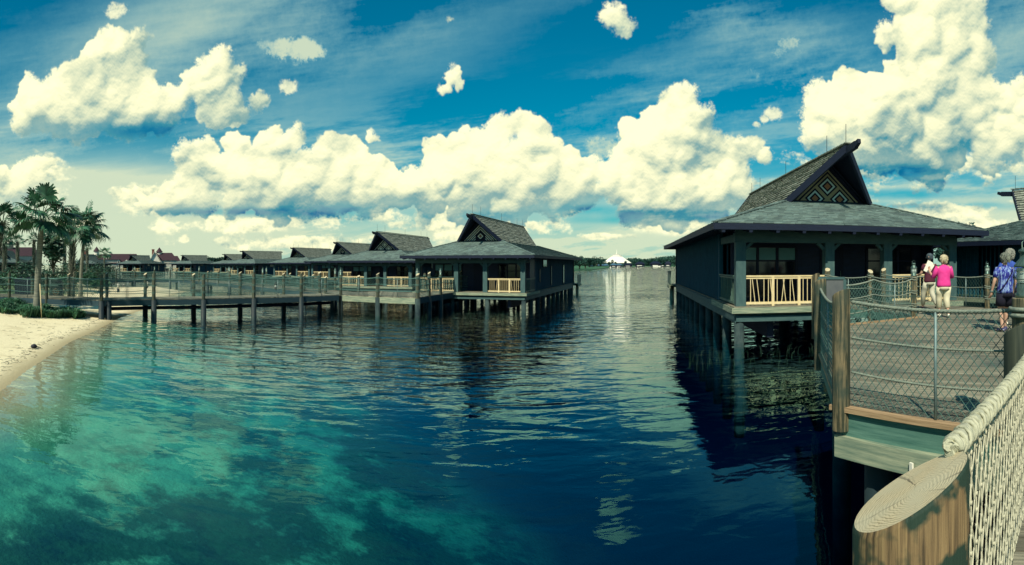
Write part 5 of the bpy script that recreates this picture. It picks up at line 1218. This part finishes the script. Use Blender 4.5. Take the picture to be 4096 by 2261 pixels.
# ---------------------------------------------------------------- people
M['skin'] = mat('skin', (.46, .27, .19), (.54, .33, .24), 8, (1, 1, 1), .55, coords='Object')
def skin_body(t, ver, edges, rad, root, name='body'):
    me = bpy.data.meshes.new(name); me.from_pydata(ver, edges, []); o = bpy.data.objects.new(name, me); col.objects.link(o); o.parent = t
    sm = o.modifiers.new('skin', 'SKIN'); me.skin_vertices or None
    lay = me.skin_vertices[0].data if len(me.skin_vertices) else None
    if lay is None:
        raise RuntimeError('no skin layer')
    for i, r in enumerate(rad): lay[i].radius = r if isinstance(r, tuple) else (r, r)
    for i in range(len(rad)): lay[i].use_root = (i == root)
    sm.use_smooth_shade = True; sb = o.modifiers.new('sub', 'SUBSURF'); sb.levels = 1; sb.render_levels = 2
    me.materials.append(M['skin']); return o
def loft(mb, rings, n=20, cap=True):
    base = len(mb.v)
    for c, rx, ry, *rest in rings:
        tw = rest[0] if rest else 0.0
        for k in range(n):
            a = 2*math.pi*k/n; x, y = rx*math.cos(a), ry*math.sin(a); mb.v.append((c[0]+x*math.cos(tw)-y*math.sin(tw), c[1]+x*math.sin(tw)+y*math.cos(tw), c[2]))
    for i in range(len(rings)-1):
        for k in range(n): k2 = (k+1) % n; mb.face((base+i*n+k, base+i*n+k2, base+(i+1)*n+k2, base+(i+1)*n+k), [(k*.05, i*.1), (k*.05+.05, i*.1), (k*.05+.05, i*.1+.1), (k*.05, i*.1+.1)], True)
    if cap: mb.face([base+k for k in range(n)][::-1]); e = base+(len(rings)-1)*n; mb.face([e+k for k in range(n)])
def person(label, loc, face_az, s, j, shirt, pants, shoe, hairm, sleeve=.6, leg=.95, wide=1.0, hair='short', skirt=False, head_turn=0.0):
    t = empty('person', loc, -face_az, s); tag(t, label, 'person')
    J = {k: Vector(v) for k, v in j.items()}
    ver, ed, rad = [], [], []
    def add(p, r, par=None):
        ver.append(tuple(p)); rad.append(r)
        if par is not None: ed.append((par, len(ver)-1))
        return len(ver)-1
    pel = add((0, 0, .90), (.12*wide, .095)); wa = add((0, 0, 1.06), (.115*wide, .09), pel); ch = add((0, -.005, 1.25), (.135*wide, .10), wa); nb = add((0, -.01, 1.40), (.07, .06), ch)
    nk = add((0, .0, 1.47), .045, nb); jaw = add((0, .022, 1.535), (.058, .062), nk); hd = add((0, .012, 1.61), (.072, .088), jaw); add((0, .0, 1.675), (.052, .066), hd)
    for sd in (-1, 1):
        k = 'l' if sd < 0 else 'r'
        sh = add((sd*.165*min(1.12, wide), -.005, 1.365), .055, ch); el = add(J[k+'e'], .040, sh); wr = add(J[k+'w'], .026, el)
        d = (J[k+'w']-J[k+'e']).normalized(); pf = J.get(k+'h'); d = Vector(pf).normalized() if pf is not None else d
        a, b = frame_of(d); a = a*sd
        pa = add(J[k+'w']+d*.055, (.034, .020), wr)
        for q, (of, L) in enumerate(((-.028, .070), (-.010, .080), (.010, .076), (.027, .060))):
            f0 = add(J[k+'w']+d*.085+a*of, .010, pa); f1 = add(J[k+'w']+d*(.085+L*.5)+a*of*1.1+b*.010, .009, f0); add(J[k+'w']+d*(.085+L*.85)+a*of*1.1+b*.034, .007, f1)
        th = add(J[k+'w']+d*.045-a*.040, .011, pa); add(J[k+'w']+d*.085-a*.056+b*.016, .008, th)
        hp = add((sd*.085*wide, 0, .86), .082*wide, pel); kn = add(J[k+'k'], .058, hp); ca = add(J[k+'k'].lerp(J[k+'a'], .35)+Vector((0, -.012, 0)), .054, kn); an = add(J[k+'a'], .034, ca)
        fd = J.get(k+'t', J[k+'a']+Vector((sd*.02, .15, -.05))); add(J[k+'a'].lerp(fd, .5)+Vector((0, 0, -.02)), .035, an)
    skin_body(t, ver, ed, rad, 0)
    # face: eyes, nose, ears
    hz = Matrix.Rotation(head_turn, 4, 'Z')
    for sd in (-1, 1): m = MB(); q = hz @ Vector((sd*.080, 0, 1.60)); loft(m, [((q.x, q.y, 1.575), .006, .010), ((q.x, q.y, 1.60), .012, .024), ((q.x, q.y, 1.63), .008, .016)], 8); m.build('ear', M['skin'], t)
    m = MB(); q = hz @ Vector((0, .105, 1.585)); loft(m, [((q.x, q.y, 1.565), .016, .014), ((q.x, q.y, 1.58), .014, .018), ((q.x*.93, q.y*.93, 1.62), .008, .008)], 8); m.build('nose', M['skin'], t)
    for sd in (-1, 1): m = MB(); q = hz @ Vector((sd*.030, .093, 1.612)); m.ring([(.002, -.010), (.011, 0), (.002, .010)], (q.x, q.y, 1.612), 8); m.build('eye', M['black'], t)
    # hair: many short locks on a cap
    m = MB(); rn = random.Random(int(loc[0]*100)); m.rnd = rn
    full = hair != 'short'
    rings = [((0, -.030, 1.545 if not full else 1.515), .066, .062), ((0, -.030, 1.58), .083, .086), ((0, -.018, 1.62), .090, .100), ((0, -.010, 1.665), .084, .096), ((0, -.004, 1.70), .062, .070), ((0, 0, 1.722), .02, .02)]
    if full: rings = [(c, rx*1.12, ry*1.10) for c, rx, ry in rings]
    rings = [((hz @ Vector(c)), rx, ry, head_turn) for c, rx, ry in rings]
    loft(m, rings, 18)
    for _ in range(420):
        u = rn.uniform(0, len(rings)-1.01); i = int(u); f = u-i; a = rn.uniform(0, 6.283)
        c = Vector(rings[i][0]).lerp(Vector(rings[i+1][0]), f); rx = rings[i][1]*(1-f)+rings[i+1][1]*f; ry = rings[i][2]*(1-f)+rings[i+1][2]*f
        v = hz @ Vector((rx*math.cos(a), ry*math.sin(a), 0)); 
        if full and (hz.inverted() @ v).y > .06 and c.z < 1.64: continue
        p = c+v; o_ = v.normalized()*rn.uniform(.006, .018 if full else .010); L = rn.uniform(.02, .05 if full else .03)
        tg = Vector((-v.y, v.x, 0)).normalized()*rn.uniform(-.02, .02)
        m.tube([p, p+o_+tg*.5-Vector((0, 0, L*.4)), p+o_*.7+tg-Vector((0, 0, L))], [.008, .008, .003], 4, False)
    m.build('hair', hairm, t)
    # shirt
    m = MB(); W = wide
    loft(m, [((0, 0, .84), .168*W, .128*W), ((0, 0, .90), .170*W, .130*W), ((0, 0, 1.0), .158*W, .120*W), ((0, 0, 1.1), .150*W, .112*W), ((0, -.005, 1.22), .165*W, .120*W), ((0, -.008, 1.32), .172*W, .112*W), ((0, -.01, 1.385), .140*W, .088), ((0, -.008, 1.425), .078, .064), ((0, -.006, 1.445), .060, .056)], 24)
    for sd in (-1, 1):
        k = 'l' if sd < 0 else 'r'; a = Vector((sd*.150*min(1.12, W), -.005, 1.375)); e = J[k+'e']; w = J[k+'w']
        if sleeve <= 1: pts = [a, a.lerp(e, .35)+Vector((sd*.01, 0, 0)), a.lerp(e, sleeve)]; rr_ = [.068, .066*W, .060*W]
        else: pts = [a, a.lerp(e, .5), e, e.lerp(w, sleeve-1)]; rr_ = [.068, .064*W, .056*W, .050]
        m.tube(pts, rr_, 12)
    m.build('shirt', shirt, t)
    # trousers
    m = MB(); loft(m, [((0, 0, .76), .150*W, .125*W), ((0, 0, .84), .160*W, .128*W), ((0, 0, .95), .140*W, .105*W)], 20)
    for sd in (-1, 1):
        k = 'l' if sd < 0 else 'r'; h = Vector((sd*.082*W, 0, .84)); kn = J[k+'k']; an = J[k+'a']
        if leg < .5: pts = [h, h.lerp(kn, leg*2*.6), h.lerp(kn, leg*2)]; rr_ = [.100*W, .098*W, .100*W]
        else: pts = [h, h.lerp(kn, .5), kn, kn.lerp(an, (leg-.5)*2)]; rr_ = [.098*W, .090*W, .078*W, .066*W if leg < .85 else .062]
        m.tube(pts, rr_, 14)
    m.build('trousers' if leg > .5 else 'shorts', pants, t)
    for sd in (-1, 1):
        k = 'l' if sd < 0 else 'r'; an = J[k+'a']; m = MB(); fd = (J.get(k+'t', an+Vector((sd*.03, .15, 0)))-an); fd.z = 0; fd = fd.normalized(); b0 = Vector((an.x, an.y, an.z-.075))
        rings = [(b0-fd*.075+Vector((0, 0, .01)), .012), (b0-fd*.06+Vector((0, 0, .035)), .038), (b0-fd*.02+Vector((0, 0, .05)), .044), (b0+fd*.05+Vector((0, 0, .036)), .043), (b0+fd*.11+Vector((0, 0, .022)), .044), (b0+fd*.16+Vector((0, 0, .012)), .030), (b0+fd*.18+Vector((0, 0, .005)), .008)]
        m.tube([c for c, r in rings], [r for c, r in rings], 12, True, True, (1, .72)); m.build('shoe', shoe, t)
    return t
pink = mat('pink_knit', (.66, .035, .24), (.74, .055, .30), 12, (1, 1, 1), .85, .15, coords='Object'); cream = mat('cream_trousers', (.66, .60, .42), (.74, .68, .50), 6, (1, 1, 1), .85, .1, coords='Object')
maroon = mat('maroon_polo', (.065, .012, .028), (.09, .018, .036), 9, (1, 1, 1), .85, coords='Object'); khaki = mat('khaki_trousers', (.50, .48, .38), (.60, .57, .45), 6, (1, 1, 1), .85, .1, coords='Object')
tie = mat('blue_pattern_top', (.015, .015, .17), (.22, .32, .52), 16, (1.6, 1.6, .55), .8, coords='Object', contrast=(.44, .56), c3=(.03, .05, .33)); blackc = mat('black_cloth', (.006, .006, .016), (.012, .012, .026), 6, (1, 1, 1), .9, coords='Object')
blue = mat('blue_top', (.02, .05, .28), (.04, .09, .36), 6, (1, 1, 1), .85, coords='Object')
h_blond = mat('blond_hair', (.42, .36, .24), (.58, .52, .36), 14, (1, 1, 1), .7, 0, .10, coords='Object'); h_grey = mat('grey_hair', (.16, .17, .15), (.34, .34, .29), 14, (1, 1, 1), .7, 0, .12, coords='Object'); h_dark = mat('dark_grey_hair', (.03, .05, .07), (.08, .11, .13), 30, (1, 1, 1), .7, 0, .2, coords='Object')
h_streak = mat('streaked_hair', (.04, .05, .05), (.24, .26, .21), 14, (2, 2, .6), .6, 0, .2, coords='Object'); shoe_w = mat('white_shoe', (.70, .66, .54)); shoe_n = mat('navy_sneaker', (.03, .03, .10), (.45, .45, .50), 14, (1, 1, 1), .6, coords='Object', contrast=(.55, .6)); shoe_k = mat('black_shoe', (.01, .01, .02))
q = P(3775, 14.9, ZR)
wp = person('woman in pink top and cream cropped trousers, curly blond hair, arms raised', q, R(26), .98,
   dict(le=(-.27, .10, 1.10), lw=(-.33, .24, 1.25), lh=(-.1, .3, .9), re=(.27, .10, 1.10), rw=(.24, .26, 1.30), rh=(-.1, .2, .9), lk=(-.09, .16, .50), la=(-.10, .10, .09), rk=(.09, .04, .49), ra=(.09, -.12, .10)), pink, cream, shoe_w, h_blond, sleeve=1.15, leg=.80, wide=1.18, hair='full')
q = P(3718, 17.4, ZR)
mp_ = person('man in maroon polo shirt and pale khaki trousers striding past the lantern post', q, R(12), 1.03,
   dict(le=(-.26, .06, 1.10), lw=(-.24, .26, 1.06), re=(.27, -.04, 1.10), rw=(.26, .14, .96), lk=(-.09, .22, .50), la=(-.09, .24, .09), rk=(.10, .02, .50), ra=(.12, -.26, .13)), maroon, khaki, shoe_k, h_dark, sleeve=.62, leg=.94, wide=1.08, hair='short', head_turn=.7)
q = P(4020, 11.75, ZR)
wb = person('woman in blue and white patterned top and black shorts with a dark shoulder strap', q, R(20), .975,
   dict(le=(-.29, -.04, 1.10), lw=(-.31, .05, .86), re=(.27, .0, 1.10), rw=(.28, .12, .88), lk=(-.09, .06, .50), la=(-.08, -.02, .09), rk=(.10, .14, .50), ra=(.11, .18, .09)), tie, blackc, shoe_n, h_streak, sleeve=.72, leg=.40, wide=1.12, hair='full')
m = MB(); m.tube([(.16, -.02, 1.40), (.10, -.135, 1.30), (-.02, -.155, 1.12), (-.15, -.14, .95), (-.19, -.06, .88)], .012, 5); m.tube([(.16, -.02, 1.40), (.12, .11, 1.30), (-.05, .15, 1.1), (-.19, .04, .90)], .012, 5); m.build('shoulder_strap', blackc, wb)
m = MB(); m.tube([(-.31+.030*math.cos(a), .035+.030*math.sin(a), .885) for a in np.linspace(0, 6.283, 13)], .010, 5, False); m.build('bracelet', M['pipe'], wb)
q = P(4040, 12.9, ZR)
pg = person('grey-haired person in plain blue top mostly hidden behind the patterned top', q, R(50), 1.045,
   dict(le=(-.27, .0, 1.10), lw=(-.27, .1, .88), re=(.27, 0, 1.10), rw=(.27, .1, .88), lk=(-.09, .05, .5), la=(-.09, 0, .09), rk=(.09, .05, .5), ra=(.1, .02, .09)), blue, blackc, shoe_w, h_grey, sleeve=.6, leg=.94, wide=1.08, hair='full')
# things in the woman's hands
def at_local(t, v): c, s_ = math.cos(t.rotation_euler.z), math.sin(t.rotation_euler.z); v = Vector(v)*t.scale.x; return Vector((t.location.x+v.x*c-v.y*s_, t.location.y+v.x*s_+v.y*c, t.location.z+v.z))
m = MB(); m.rnd = random.Random(2)
for k in range(4): m.beam((-.05+k*.012, .004*k, 0), (.04+k*.02, .004*k+.01, .30-.02*k), .16, .0025, (0, 1, .15))
o = m.build('papers', M['white']); o.location = at_local(wp, (-.35, .36, 1.24)); o.rotation_euler = (0, .15, wp.rotation_euler.z); tag(o, 'folded white papers held up by the woman in pink', 'papers')
m = MB(); m.beam((0, 0, -.07), (0, 0, .07), .075, .010, (0, 1, 0)); m.beam((.018, -.007, .045), (.018, -.007, .06), .016, .004, (0, 1, 0)); o = m.build('phone', blackc); o.location = at_local(wp, (.21, .34, 1.40)); o.rotation_euler = (0, 0, wp.rotation_euler.z+.4); tag(o, 'small black phone raised by the woman in pink', 'phone')
